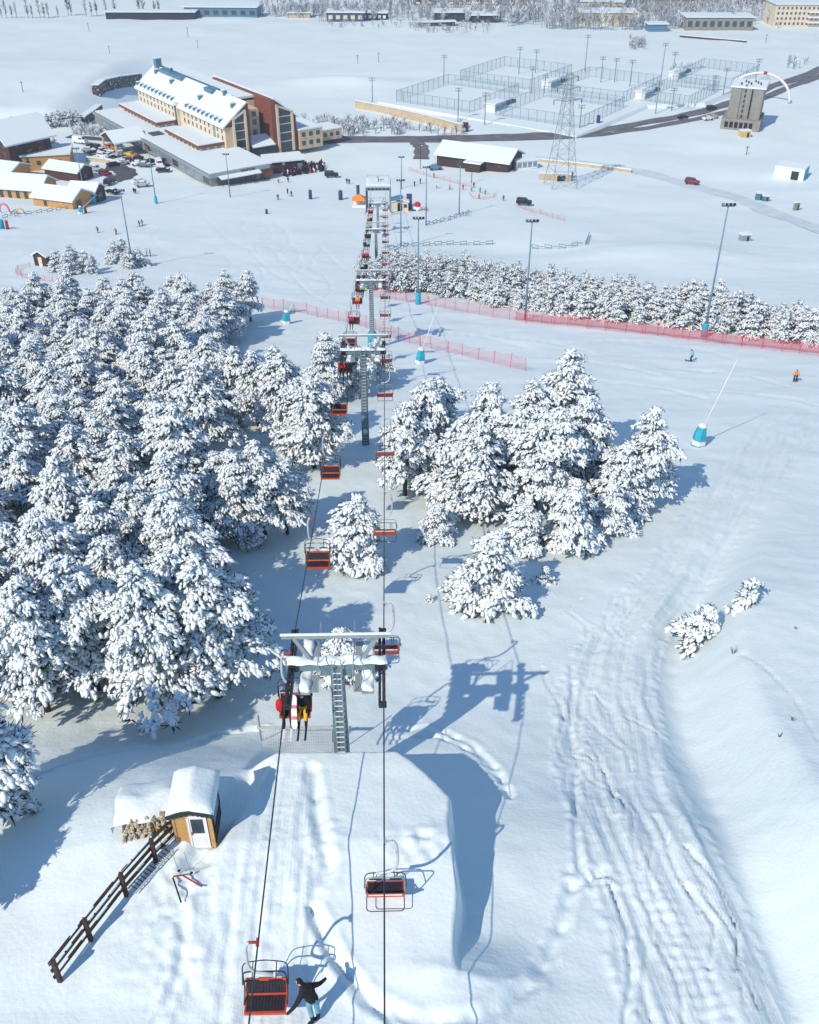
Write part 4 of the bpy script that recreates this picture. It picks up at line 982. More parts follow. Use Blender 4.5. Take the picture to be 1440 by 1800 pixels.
def chain(pts, label, step=3.0):
    G = [at(*p) for p in pts]; o = G[0]; t = thing('link_barrier', label, 'barrier', o, 0, 'link barriers on the piste'); k = 0
    lm = MB()
    for a, b in (((-.8, 0, .35), (.8, 0, .35)), ((-.8, 0, .95), (.8, 0, .95)), ((-.8, 0, .35), (-.8, 0, .95)), ((.8, 0, .35), (.8, 0, .95))): lm.beam(a, b, .12)
    lm.tube([(-.7, 0, -.3), (-.7, 0, .4)], .05, 4); lm.tube([(.7, 0, -.3), (.7, 0, .4)], .05, 4); lm = lm.mesh('link', 'fencepost')
    bm_ = MB().beam((-.55, 0, .62), (.55, 0, .62), .12).mesh('tie', 'fencepost')
    for a, b in zip(G[:-1], G[1:]):
        n = max(1, round((b - a).length / (step / 2)))
        for j in range(n):
            q = a.lerp(b, j / n); q.z = gz(q.x, q.y); k += 1
            c = obj('link' if k % 2 else 'tie', lm if k % 2 else bm_, None, t); c.location = q - o; c.rotation_euler = (0, rnd.uniform(-.08, .08), math.atan2(b.y - a.y, b.x - a.x) + rnd.uniform(-.15, .15))
chain([(10, 384), (40, 379), (80, 374), (128, 366), (150, 361)], 'dark link barrier across the snow below the timber sheds')
chain([(688, 440), (720, 434), (780, 431), (872, 430)], 'long dark link barrier behind the pine band, right of the lift')
chain([(752, 396), (790, 387), (832, 374)], 'short dark link barrier curving up behind the station')
chain([(940, 438), (1000, 436), (1030, 430), (1036, 412)], 'dark link barrier hooking round the snow drift at right')

# ------------------------------------------------------------------ small people on the snow
def dots(lst):
    for (px, py, ja, tr, kind, rz, lab) in lst: person(kind, ja, tr, 'black', 'black', at(px, py), rz, lab, None, kind == 'skier')
dots([(1215, 635, 'cyancloth', 'black', 'skier', 1.2, 'skier in pale blue jacket on the open right piste'),
      (1397, 671, 'orangecloth', 'black', 'skier', 2.6, 'skier in orange jacket at the right picture edge'),
      (173, 409, 'navy', 'black', 'skier', 2.2, 'dark-clad skier alone on the left piste'),
      (205, 412, 'redcloth', 'black', 'skier', 2.6, 'red-clad skier alone on the left piste'),
      (246, 398, 'black', 'black', 'skier', 2.0, 'left one of two dark skiers side by side below the car park'),
      (251, 396, 'navy', 'navy', 'skier', 2.0, 'right one of two dark skiers side by side below the car park'),
      (259, 450, 'cyancloth', 'navy', 'stand', 2.0, 'pale-clad person beside the little pines on the left piste'),
      (265, 451, 'redcloth', 'black', 'stand', 2.0, 'red-clad person beside the little pines on the left piste'),
      (489, 351, 'navy', 'black', 'skier', 3.0, 'dark skier on the piste left of the blue padded post'),
      (506, 341, 'black', 'black', 'stand', 1.0, 'smaller of two far skiers below the terrace'),
      (513, 345, 'navy', 'black', 'skier', 1.0, 'larger of two far skiers below the terrace'),
      (610, 323, 'black', 'black', 'stand', 0, 'dark-clad person behind the orange tent, left of a pair'),
      (614, 324, 'navy', 'black', 'stand', 0, 'dark-clad person behind the orange tent, right of a pair'),
      (664, 320, 'redcloth', 'reds', 'stand', 0, 'red-clad person straight behind the bottom station'),
      (729, 328, 'black', 'black', 'stand', 1, 'dark-clad person between the station and the far red net, lower of two'),
      (739, 323, 'navy', 'black', 'stand', 1, 'dark-clad person between the station and the far red net, upper of two'),
      (763, 313, 'black', 'black', 'stand', 2, 'dark-clad person right beside the far red net'),
      (768, 331, 'white', 'navy', 'stand', 2, 'pale-clad person below the far red net'),
      (791, 333, 'cyancloth', 'navy', 'skier', 2, 'blue-clad skier left of the group at the piste edge'),
      (814, 334, 'redcloth', 'reds', 'stand', 0, 'red-clad person at the left end of the group'),
      (829, 337, 'cyancloth', 'blue', 'stand', 0, 'blue-clad person second in the group at the piste edge'),
      (833, 330, 'blue', 'navy', 'stand', 0, 'tall blue-clad person behind the group'),
      (844, 339, 'teal', 'navy', 'stand', 0, 'teal-clad person in the middle of the group'),
      (853, 342, 'greencloth', 'navy', 'stand', 0, 'green-clad person at the right end of the group'),
      (885, 353, 'redcloth', 'black', 'stand', 0, 'red-clad person walking along the barrier right of the group'),
      (842, 350, 'orangecloth', 'black', 'stand', 0, 'orange-clad person inside the ring of pink net'),
      (448, 322, 'navy', 'black', 'stand', 0, 'dark-clad person on the bank in front of the terrace, leftmost'),
      (490, 322, 'cyancloth', 'black', 'stand', 0, 'pale-clad person on the bank in front of the terrace'),
      (507, 321, 'black', 'black', 'stand', 0, 'dark-clad person on the bank in front of the terrace, rightmost'),
      (236, 340, 'black', 'black', 'stand', 0, 'left one of two people standing on the snow below the car park'),
      (239, 341, 'navy', 'black', 'stand', 0, 'right one of two people standing on the snow below the car park')])
net([(825, 342), (832, 349), (850, 351), (868, 348), (872, 342)], 1.0, 'small ring of pink net in front of the group', None, 3)

# ------------------------------------------------------------------ bottom station
def station():
    y = 263.5; x = (xL(y) + xR(y)) / 2; z = gz(x, y); t = thing('bottom_station', 'bottom chairlift station, dark frame under a snow-covered flat roof', 'station', (x, y, z), LINE_RZ)
    H = CZ - 77.6 - z
    rf = obj('roof', MB().box((0, 0, H + .9), (6.6, 6.5, .5)), 'pale', t); obj('roof_snow', MB().extr([(-3.3, 0), (3.3, 0), (3.2, .3), (2.6, .45), (-2.6, .45), (-3.2, .3)], (0, -3.2, H + 1.15), (0, 3.2, H + 1.15), (1, 0, 0)), 'snow', rf)
    fr = MB().box((0, -3.3, H + .35), (6.4, .14, .8)); fr = obj('front_panel', fr, 'tower', t)
    for k in range(6): obj('pane', MB().box((-2.5 + k, -3.39, H + .35), (.7, .05, .5)), 'glass', fr)
    for sx in (-3.2, 3.2):
        for sy in (-3, 3): obj('leg', MB().beam((sx, sy, -.3), (sx * .98, sy, H + .7), .5, .4), 'blue' if sx < 0 else 'tower', t)
    bw = obj('bull_wheel', MB().disc((0, 0, H - .1), (0, 0, 1), GAUGE / 2, .2, 24), 'darkmetal', t); obj('hub', MB().tube([(0, 0, H - .4), (0, 0, H + .7)], .35, 10), 'tower', bw)
    m_ = MB(); m_.tube([(0, -1, H + 1.2), (0, -1, H + 3.0)], .10, 6); m_.box((.7, -1, H + 2.2), (1.6, .12, .14)); obj('mast', m_, 'darkmetal', t)
    rl = MB(); rl.beam((-2.9, 2.6, H + 2.3), (2.9, 2.6, H + 2.3), .07); rl.beam((-2.9, 2.6, H + 1.3), (-2.9, 2.6, H + 2.3), .07); rl.beam((2.9, 2.6, H + 1.3), (2.9, 2.6, H + 2.3), .07); obj('roof_railing', rl, 'steel', t)
    obj('platform', MB().box((0, -3.8, .35), (6.8, 5.5, .5)), 'snow', t)
    for sx in (-3.6, 3.6):
        b = MB(); b.beam((sx, -3, 0), (sx, -8, 0), .06); b.beam((sx, -3, 1.0), (sx, -8, .9), .06)
        for k in range(4): b.beam((sx, -3 - k * 1.66, -.3), (sx, -3 - k * 1.66, 1.0), .06)
        obj('railing', b, 'darkmetal', t)
station()
def hut(px, py, W, D, H, wall, label, rz=0.0, over=.25, rise=.7, roof='snow', door='brownwood', name='hut', thick=.28):
    p = at(px, py); t = thing(name, label, 'hut', (p.x, p.y, p.z - .1), rz)
    wl = obj('wall', MB().extr([(-W / 2, 0), (W / 2, 0), (W / 2, H), (0, H + rise), (-W / 2, H)], (0, 0, 0), (0, D, 0), (1, 0, 0)), wall, t)
    hw = W / 2 + over; s_ = rise / (W / 2); obj('roof', MB().extr([(-hw, H - s_ * over), (0, H + rise), (hw, H - s_ * over), (hw, H - s_ * over + thick), (0, H + rise + thick), (-hw, H - s_ * over + thick)], (0, -over, .02), (0, D + over, .02), (1, 0, 0)), roof, t)
    dr = obj('door', MB().box((0, -.03, H * .45), (W * .28, .08, H * .86)), door, t); obj('handle', MB().box((W * .1, -.09, H * .42), (.06, .06, .2)), 'darkmetal', dr)
    return t
t = hut(703, 371, 4.6, 3.6, 2.5, 'cream', 'small cream ticket hut right of the bottom station', 0, .3, .6, 'snow', 'brownwood', 'ticket_hut')
obj('window', MB().box((1.5, -.03, 1.5), (.9, .07, .9)), 'glass', t); obj('gable_board', MB().box((0, -.36, 3.0), (1.6, .06, .3)), 'brick', t)
t = hut(73, 468, 3.3, 3.6, 2.3, 'brownwood', 'small brown wooden hut with pale door inside the pink net', R(-22), .3, .9, 'snow', 'cream', 'wooden_hut')
# orange-roofed tent
p = at(632, 363); t = thing('pavilion_tent', 'white tent with orange pyramid roof left of the bottom station', 'tent', p)
obj('canopy', MB().add([(-2, -2, 2.1), (2, -2, 2.1), (2, 2, 2.1), (-2, 2, 2.1), (0, 0, 3.5)], [(0, 1, 4), (1, 2, 4), (2, 3, 4), (3, 0, 4), (3, 2, 1, 0)]), 'orangecloth', t)
for s_ in ((-1.9, -1.9), (1.9, -1.9), (1.9, 1.9), (-1.9, 1.9)): obj('pole', MB().tube([(*s_, -.2), (*s_, 2.15)], .05, 6), 'white', t)
obj('side_wall', MB().box((0, 1.92, 1.05), (3.8, .05, 2.1)), 'white', t); obj('counter', MB().box((0, -1.9, .5), (3.7, .4, 1.0)), 'white', t)
def banner(px, py, h, m, label, w_=.9):
    p = at(px, py); t = thing('flag_banner', label, 'banner', p); obj('pole', MB().tube([(0, 0, -.3), (0, 0, h)], .05, 6), 'steel', t)
    v = [(.06 + w_ * u, .10 * math.sin(u * 4 + z), z) for z in np.linspace(.5, h, 9) for u in (0, .5, 1)]; f = [(k * 3 + c_, k * 3 + c_ + 1, k * 3 + c_ + 4, k * 3 + c_ + 3) for k in range(8) for c_ in range(2)]
    obj('cloth', MB().add(v, f), m, t)
banner(627, 351, 4.2, 'blue', 'tall dark blue feather banner above the orange tent')
# inflatable arch beside the station: red with dark blue back panel
p = at(733, 370); t = thing('inflatable_mascot_stand', 'red and white inflatable figure base beside a dark blue panel', 'inflatable', p)
obj('back_panel', MB().box((-2.1, .8, 2.0), (1.5, .25, 4.6)), 'blue', t); obj('base', MB().lathe([(.9, -.1), (1.15, .3), (1.1, .9), (.8, 1.2)], 12, (.1, 0, 0)), 'white', t, True); obj('top', MB().lathe([(.75, 1.15), (.95, 1.5), (.9, 1.9), (.5, 2.3), (.1, 2.4)], 12, (.1, 0, 0)), 'redcloth', t, True); obj('front_foot', MB().box((-.5, -.8, .25), (2.4, .5, .6)), 'blue', t); obj('side_cone', MB().lathe([(.5, -.1), (.4, .6), (.1, 1.5)], 10, (2.5, -.3, 0)), 'orange', t, True)  # includes a low dark blue block in front of the white base
# children's play arches at the left edge
p = at(9, 374); t = thing('play_arch', 'pink inflatable play arch below the timber sheds', 'inflatable arch', p)
obj('arch', MB().tube([(1.3 * math.cos(a) , 0, 2.4 * math.sin(a) ** .8 if math.sin(a) > 0 else 0) for a in np.linspace(0, math.pi, 11)], .26, 8), 'pink', t, True); obj('foot', MB().box((-1.3, 0, .1), (.7, .7, .3)), 'white', t); obj('foot', MB().box((1.3, 0, .1), (.7, .7, .3)), 'white', t)
p = at(36, 376); t = thing('play_arch', 'cream and blue inflatable play slide beside the pink arch', 'inflatable arch', p)
obj('arch', MB().tube([(1.1 * math.cos(a), 0, 1.5 * math.sin(a)) for a in np.linspace(0, math.pi, 9)], .22, 8), 'yellow', t, True); obj('slide', MB().beam((-1.1, 0, 1.2), (-2.8, 0, .2), .8, .12), 'blue', t)
# ------------------------------------------------------------------ buildings of the resort
def win(parent, x, y, z, w_, h_, rz=0.0, m='glass', frame=True, d=.10):
    """window on a wall whose outward normal is local -y turned by rz"""
    key = ('w', round(w_, 2), round(h_, 2), m, frame)
    if key not in WM:
        WM[key] = (MB().box((0, 0, 0), (w_, d, h_)).mesh('window', m), MB().box((0, 0, -h_ / 2 - .06), (w_ + .2, d + .12, .10)).mesh('sill', 'snow'))
    o = obj('window', WM[key][0], None, parent); o.location = (x, y, z); o.rotation_euler = (0, 0, rz)
    if frame: obj('sill', WM[key][1], None, o)
    return o
WM = {}
def slab(mb, pts, th=.35):                               # roof plane with thickness: four corners
    n = len(pts); v = [Vector(p) for p in pts] + [Vector(p) + Vector((0, 0, th)) for p in pts]
    return mb.add(v, [tuple(reversed(range(n))), tuple(range(n, 2 * n))] + [(i, (i + 1) % n, n + (i + 1) % n, n + i) for i in range(n)])
def hotel():
    O = Vector((-60.3, 297.5)); z0 = gz(*O) - .3; rz = math.atan2(.57, .82)
    t = thing('resort_hotel', 'large cream and red-brown resort hotel with long snowy gable roof and twin glazed gables', 'hotel', (O.x, O.y, z0), rz)
    V0, V1 = 24.0, 98.0; E, PK = 10.8, 17.0; A0, A1, B0, B1 = 17.3, 26.3, 34.6, 43.6
    # wing with the long window front
    w1 = MB(); w1.add([(A0, V0, 0), (A1, V0, 0), (A1, V0, PK - .3), (A1 - .8, V0, PK - .2), (A0, V0, E)] + [(A0, V1, 0), (A1, V1, 0), (A1, V1, PK - .3), (A1 - .8, V1, PK - .2), (A0, V1, E)],
        [(0, 1, 2, 3, 4), (9, 8, 7, 6, 5), (0, 4, 9, 5), (1, 6, 7, 2), (2, 7, 8, 3), (3, 8, 9, 4), (0, 5, 6, 1)]); w1.mi = [1, 1, 0, 1, 1, 1, 1]
    w1 = obj('wall', w1, ['cream', 'brick'], t)
    c1 = obj('corner_wall', MB().box((A0 + 1.55, V0 - .12, E / 2 - .2), (3.1, .3, E - .4)), 'beige', t)
    w2 = MB(); w2.add([(B0, V0, 0), (B1, V0, 0), (B1, V0, E), (B0 + .8, V0, PK - .2), (B0, V0, PK - .3)] + [(B0, V1 - 30, 0), (B1, V1 - 30, 0), (B1, V1 - 30, E), (B0 + .8, V1 - 30, PK - .2), (B0, V1 - 30, PK - .3)],
        [(0, 1, 2, 3, 4), (9, 8, 7, 6, 5), (0, 4, 9, 5), (1, 6, 7, 2), (2, 7, 8, 3), (3, 8, 9, 4), (0, 5, 6, 1)])
    w2 = obj('wall', w2, 'brick', t)
    bk = MB().box(((A1 + B0) / 2, V0 + 38, 7.4), (B0 - A1 - .02, 52, 14.8)); bk = obj('recess_wall', bk, 'cream', t)
    for fz in (3.2, 6.3, 9.4, 12.2):
        for k in range(3): win(bk, A1 + 1.6 + k * 2.6, V0 + 11.95, fz, 1.2, 1.7)
    bay = obj('bay', MB().box((A1 + 4.5, V0 + 8.6, 6.8), (3.6, 6.5, 13.4)), 'beige', t)
    for fz in (3.2, 6.3, 9.4, 12.0): win(bay, A1 + 4.5, V0 + 5.32, fz, 1.5, 1.7); win(bay, A1 + 6.33, V0 + 8.6, fz, 1.5, 1.7, R(90))
    # roofs
    r1 = MB(); ov = .9; s_ = (PK - E) / (A1 - .8 - A0); slab(r1, [(A0 - ov, V0 - .7, E - ov * s_ + .1), (A1 - .8, V0 - .7, PK), (A1 - .8, V1 + .6, PK), (A0 - ov, V1 + .6, E - ov * s_ + .1)], .55); r1 = obj('roof', r1, 'snow', t)
    r2 = MB(); slab(r2, [(B0 + .8, V0 - .7, PK), (B1 + ov, V0 - .7, E - ov * s_ + .1), (B1 + ov, V1 - 29.4, E - ov * s_ + .1), (B0 + .8, V1 - 29.4, PK)], .55); r2 = obj('roof', r2, 'snow', t)
    fl = obj('roof', MB().box(((A1 + B0) / 2, V0 + 43, PK - 1.0), (B0 - A1 + 1.7, 62, .7)), 'snow', t)
    obj('roof_parapet', MB().box((A1 + .9, V0 + 50, PK - .2), (.5, 44, 1.0)), 'roofblue', fl)
    for k, (v, w_, h) in enumerate(((V1 - 4, 2.2, 3.4), (V1 - 16, 1.0, 1.8), (V0 + 14, 1.2, 1.6))): ch = obj('chimney', MB().box((A1 - 1.2, v, PK + h / 2), (w_, w_, h)), 'roofblue', r1); obj('chimney_cap', MB().box((A1 - 1.2, v, PK + h + .15), (w_ * 1.15, w_ * 1.15, .25)), 'snow', ch)
    for u, v in ((A0 + 5.5, V0 + 4), (A0 + 4, V0 + 26), (A0 + 5, V1 - 22), (A0 + 6, V1 - 6)):
        zz = E + (u - A0) * s_; q = obj('vent_box', MB().box((u, v, zz + .9), (1.1, 1.5, 1.6)), 'roofblue', r1); obj('vent_snow', MB().box((u, v, zz + 1.85), (1.3, 1.7, .3)), 'snow', q)
    gl = obj('roof_glazing', MB().box((A1 - 1.6, V0 + 56, PK + .1), (2.4, 20, 1.0)), 'roofblue', r1)
    obj('roof_glazing', MB().box((A1 - 1.2, V0 + 24, PK + .1), (3.4, 6, 1.2)), 'roofblue', r1)
    # eave dormers
    dm = MB(); dm.box((0, 0, 0), (1.3, .8, 1.3)); dm = dm.mesh('dormer', 'roofblue'); ds = MB().box((.1, 0, .78), (1.5, 1.0, .25)).mesh('dormer_snow', 'snow')
    for v in [V0 + 3.5 + k * 3.3 for k in range(9)] + [V0 + 42 + k * 3.5 for k in range(10)]:
        q = obj('dormer', dm, None, r1); q.location = (A0 + .5, v, E + 1.0); obj('dormer_snow', ds, None, q)
    # long front: pilaster bay, windows
    obj('stair_tower', MB().box((A0 - .3, V0 + 37, 5.6), (1.2, 2.6, 12.0)), 'cream', t); obj('stair_glass', MB().box((A0 - .95, V0 + 37, 5.6), (.2, 1.4, 10.5)), 'glass', t)
    obj('stair_glass', MB().box((A0 - .12, V0 + 8, 5.2), (.3, 1.2, 9.0)), 'blueglass', t)
    for k in range(22):
        v = V0 + 2.2 + k * 3.3
        if abs(v - V0 - 37) < 2 or abs(v - V0 - 8) < 1.0: continue
        for z in (6.9, 9.1): win(w1, A0 - .0, v, z, .95, 1.35, R(-90))
        win(w1, A0 - .0, v, 10.5, 1.6, .4, R(-90), 'brownwood', False)
    # glazed gables in cream frames
    for u0, u1, flip in ((A0 + 3.4, A1 - 1.9, 0), (B0 + 2.2, B1 - 2.0, 1)):
        zl, zr = (E + 1.6, E + 4.0) if not flip else (E + 4.0, E + 1.5)
        g = MB(); g.add([(u0, V0 - .25, .5), (u1, V0 - .25, .5), (u1, V0 - .25, zr), (u0, V0 - .25, zl), (u0, V0 + .1, .5), (u1, V0 + .1, .5), (u1, V0 + .1, zr), (u0, V0 + .1, zl)], [(0, 1, 2, 3), (4, 7, 6, 5), (0, 4, 5, 1), (1, 5, 6, 2), (2, 6, 7, 3), (3, 7, 4, 0)])
        g = obj('gable_glazing', g, 'glass', t)
        f = MB(); f.beam((u0 - .3, V0 - .45, 0), (u0 - .3, V0 - .45, zl + .3), .75, .6); f.beam((u1 + .3, V0 - .45, 0), (u1 + .3, V0 - .45, zr + .3), .75, .6); f.beam((u0 - .6, V0 - .45, zl + .2), (u1 + .6, V0 - .45, zr + .2), .6, .6); obj('frame', f, 'cream', g)
        for z in (3.3, 6.1, 8.9, 11.3): obj('floor_band', MB().box(((u0 + u1) / 2, V0 - .32, z), (u1 - u0 - .1, .12, .3)), 'pale', g)
        obj('mullion', MB().box(((u0 + u1) / 2, V0 - .30, 5.6), (.12, .1, 10)), 'darkmetal', g)
    # podium with flat snowy roof
    pd = MB(); pd.box((8.6, 50, 1.75), (17.2, 99.6, 3.5)); pd = obj('podium', pd, 'concrete', t)
    pf = obj('podium', MB().box((19.2, 12, 1.75), (4.2, 24, 3.5)), 'brick', t)
    fa = MB(); fa.box((-.15, 50, 3.35), (.5, 100.4, 1.0)); fa.box((10, -.1, 3.35), (20.6, .5, 1.0)); obj('fascia', fa, 'steel', pd)
    sn = MB(); sn.box((8.7, 50, 3.95), (16.6, 99.0, .35)); obj('podium_snow', sn, 'snow', pd); obj('podium_snow', MB().box((19.3, 12.2, 3.9), (4.4, 23.4, .3)), 'snow', pf)
    for k in range(16): obj('window', MB().box((-.03, 3 + k * 5.8, 1.6), (.12, 4.4, 1.9)), 'blueglass' if k % 4 else 'glass', pd)
    for k in range(7): obj('shop_pane', MB().box((3.2 + k * 1.9, -.06, 1.4), (1.7, .12, 2.3)), 'glass', pd)
    aw = MB(); slab(aw, [(2.6, -2.6, 2.5), (16.2, -2.6, 2.5), (16.2, 0, 3.0), (2.6, 0, 3.0)], .25); obj('awning', aw, 'snow', pd)
    for k in range(8): obj('awning_post', MB().beam((2.8 + k * 1.9, -2.5, 0), (2.8 + k * 1.9, -2.5, 2.5), .12), 'darkmetal', pd)
    cu = bpy.data.curves.new('lettering', 'FONT'); cu.body = 'SNOW'; cu.size = 1.5; cu.extrude = .06; cu.align_x = 'CENTER'; cu.space_character = 1.15; cu.resolution_u = 3
    to = bpy.data.objects.new('lettering', cu); C.objects.link(to); me = bpy.data.meshes.new_from_object(to.evaluated_get(bpy.context.evaluated_depsgraph_get())); bpy.data.objects.remove(to)
    me.materials.clear(); me.materials.append(M['navy']); to = obj('lettering', me, None, pd); to.location = (12.6, -.42, 2.95); to.rotation_euler = (R(90), 0, 0)
    # upper tier blocks with red fascia
    for v0, v1, u0 in ((25.5, 52, 8.6), (62, 97, 9.6)):
        b = MB().box(((u0 + A0) / 2, (v0 + v1) / 2, 4.3), (A0 - u0 - .1, v1 - v0, 1.8)); b = obj('upper_tier', b, 'cream', t)
        f = MB(); f.box(((u0 + A0) / 2 - .3, (v0 + v1) / 2, 5.4), (A0 - u0 + .5, v1 - v0 + .8, .9)); f = obj('fascia', f, 'brick', b); obj('tier_snow', MB().box(((u0 + A0) / 2 - .3, (v0 + v1) / 2, 5.95), (A0 - u0 + .3, v1 - v0 + .6, .3)), 'snow', b)
        for k in range(int((v1 - v0) / 3.2)): win(b, u0 - .02, v0 + 1.8 + k * 3.2, 4.4, 2.1, 1.1, R(-90), 'glass', False)
        for k in range(3): win(b, u0 + 1.6 + k * 2.6, v0 - .02, 4.4, 1.6, 1.1, 0, 'blueglass', False)
    for k in range(3): obj('skylight', MB().box((5.5, 52.5 + k * 1.6, 4.35), (4.2, .8, .5)), 'glass', pd)
    # porte-cochere
    pc = MB().extr([(-6.5, 3.2), (0, 5.6), (6.5, 3.2)], (-9.5, 60, 0), (1.5, 60, 0), (0, 1, 0)); pc = obj('porte_cochere', pc, 'maroon', t)
    r_ = MB(); slab(r_, [(-10, 53.0, 3.1), (2, 53.0, 3.1), (2, 60, 5.75), (-10, 60, 5.75)], .4); slab(r_, [(-10, 60, 5.75), (2, 60, 5.75), (2, 67, 3.1), (-10, 67, 3.1)], .4); obj('canopy_roof', r_, 'snow', pc)
    for v in (54, 66): obj('column', MB().box((-9.2, v, 1.6), (.6, .6, 3.3)), 'cream', pc)
    # sloped shed roof in the slot and low dark bar
    sl = MB(); slab(sl, [(A1, V0 - 1.5, 3.0), (B0, V0 - 1.5, 3.0), (B0, V0 + 5, 5.2), (A1, V0 + 5, 5.2)], .3); sl = obj('slot_roof', sl, 'snow', t)
    obj('slot_glazing', MB().box(((A1 + B0) / 2, V0 - 1.2, 1.5), (B0 - A1, .2, 3.0)), 'glass', sl)
    # low service wing at right
    lw = obj('service_wing', MB().box((48.5, 30, 3.0), (9, 14, 6.2)), 'beige', t); obj('wing_snow', MB().box((48.5, 30, 6.3), (9.3, 14.3, .45)), 'snow', lw)
    for k in range(3):
        for z in (1.8, 4.6): win(lw, 45.6 + k * 2.8, 22.95, z, 1.4, 1.5, 0, 'glass')
    l2 = obj('service_wing', MB().box((58.5, 33, 1.6), (11, 9, 3.4)), 'beige', t); obj('wing_snow', MB().box((58.5, 33, 3.45), (11.3, 9.3, .4)), 'snow', l2)
    for k in range(4): win(l2, 54.8 + k * 2.5, 28.45, 1.7, 1.3, 1.4, 0, 'glass')
hotel()
# dark terrace bar in front of the twin gables, with its crowded terrace
p = at(505, 303); t = thing('terrace_bar', 'low dark maroon bar building in the shade of the hotel gables', 'bar', p, R(20))
wl = obj('wall', MB().box((0, 4, 1.7), (12, 8, 3.6)), 'maroon', t); obj('roof', MB().extr([(-6.6, 0), (6.6, 0), (6.4, .4), (-6.4, .4)], (0, -.6, 3.5), (0, 8.4, 3.7), (1, 0, 0)), 'snow', t)
for k in range(5): win(wl, -4.4 + k * 2.2, -.03, 1.6, 1.6, 1.9, 0, 'blueglass' if k == 4 else 'glass', False)
obj('emblem', MB().disc((-1.0, -.12, 2.9), (0, 1, 0), .5, .08, 12), 'pale', wl)
b = MB(); r_ = random.Random(3); p0 = at(530, 302)
for k in range(230):
    u, v = r_.uniform(-1, 1), r_.uniform(-1, 1); q = at(534 + u * 36, 300 + v * 7 - u * 5) - p0; b.cur = r_.choice([0, 0, 0, 1, 1, 2, 3])
    h = r_.choice([.5, .75, .75, 1.2, 1.5]); a = r_.uniform(0, 3)
    b.box((q.x, q.y, q.z + h * .5), (.5, .45, h), a); b.box((q.x + .2 * math.cos(a), q.y + .2 * math.sin(a), q.z + h + .12), (.3, .28, .28), a)
o = obj('terrace_crowd', b, ['black', 'navy', 'snow', 'reds']); o.location = p0; tag(o, 'dense dark crowd of seats and guests on the terrace before the bar', 'crowd', kind='stuff')

def gable_house(px, py, rz, W, L, H, rise, wall, label, name='chalet', over=.8, wins=(), front=(), roofm='snow', thick=.45, dz=0.0):
    """front gable centred on the given spot, body running back along local +y"""
    p = at(px, py); t = thing(name, label, 'building', (p.x, p.y, p.z - .2 + dz), rz)
    wl = obj('wall', MB().extr([(-W / 2, 0), (W / 2, 0), (W / 2, H), (0, H + rise), (-W / 2, H)], (0, 0, 0), (0, L, 0), (1, 0, 0)), wall, t)
    s_ = rise / (W / 2); hw = W / 2 + over
    for sg in (-1, 1):
        r_ = MB(); slab(r_, [(0, -over, H + rise + .02), (sg * hw, -over, H - over * s_ + .02), (sg * hw, L + over, H - over * s_ + .02), (0, L + over, H + rise + .02)][::(1 if sg < 0 else -1)], thick); obj('roof', r_, roofm, t)
    for x, z, w_, h_ in front: win(wl, x, -.02, z, w_, h_, 0, 'glass', False)
    for sg, y, z, w_, h_ in wins: win(wl, sg * (W / 2 + .02), y, z, w_, h_, R(90 * sg), 'glass', False)
    return t
# chalets and sheds at the left edge
t = gable_house(6, 302, R(-40), 13, 15, 10.5, 4.8, 'maroon', 'big dark brown chalet with steep snowy roof, cut by the left picture edge', 'chalet', 1.6, [(1, 3 + k * 4, z, 1.6, 1.8) for k in range(3) for z in (3, 6, 9)], [(x, z, 1.6, 1.8) for x in (-4, 0, 4) for z in (3, 6, 9)])
for k in range(4): obj('timber_brace', MB().box((6.6, 1.5 + k * 4, 5.2), (.3, .4, 10.4)), 'brownwood', t)
obj('dormer', MB().extr([(-1.6, 0), (1.6, 0), (0, 2.2)], (-4.5, 7, 11.6), (-1, 7, 11.6), (0, 1, 0)), 'snow', t)
p = at(98, 298); t = thing('flat_annex', 'timber-clad annex with flat snowy roof behind the chalet', 'building', p, R(12)); wl = obj('wall', MB().box((-3, 6, 2.2), (16, 12, 4.6)), 'wood', t); obj('roof', MB().box((-3, 6, 4.7), (16.8, 12.8, .5)), 'snow', t)
for k in range(4): win(wl, -8 + k * 3.3, -.03, 2.4, 1.2, 1.3, 0, 'glass', False)
t = gable_house(88, 345, R(78), 9.5, 30, 3.4, 2.6, 'wood', 'long honey-timber lodge with dark doors and snowy gable roof at left', 'timber_lodge', .7, [(-1, 2 + k * 2.6, 1.7, 1.1, 2.2) for k in range(11)])
t = gable_house(146, 363, R(70), 8.5, 13, 2.9, 2.0, 'wood', 'smaller timber shed with broad snowy roof beside the lance', 'timber_shed', .6, [(-1, 9, 1.4, 1.0, 1.4)], [(-1.5, 1.3, 2.0, 2.2)])
t = gable_house(178, 354, R(78), 6.5, 8, 3.4, 1.8, 'maroon', 'narrow dark gabled shed with teal door right of the timber shed', 'timber_shed', .5, [], [(0, 1.4, 2.2, 2.4)])
t = gable_house(152, 316, R(66), 7, 13, 3.2, 1.5, 'maroon', 'red-brown lean-to with snowy roof behind the timber lodge', 'timber_shed', .5, [(-1, 3, 1.6, 1, 1)], [(0, 1.5, 1.2, 1.4)])
t = gable_house(40, 318, R(70), 9, 16, 4.0, 1.6, 'wood', 'low link building with melting snow edge between chalet and lodge', 'timber_shed', .6, [(-1, 3 + k * 3, 2.0, 1, 1.2) for k in range(4)])
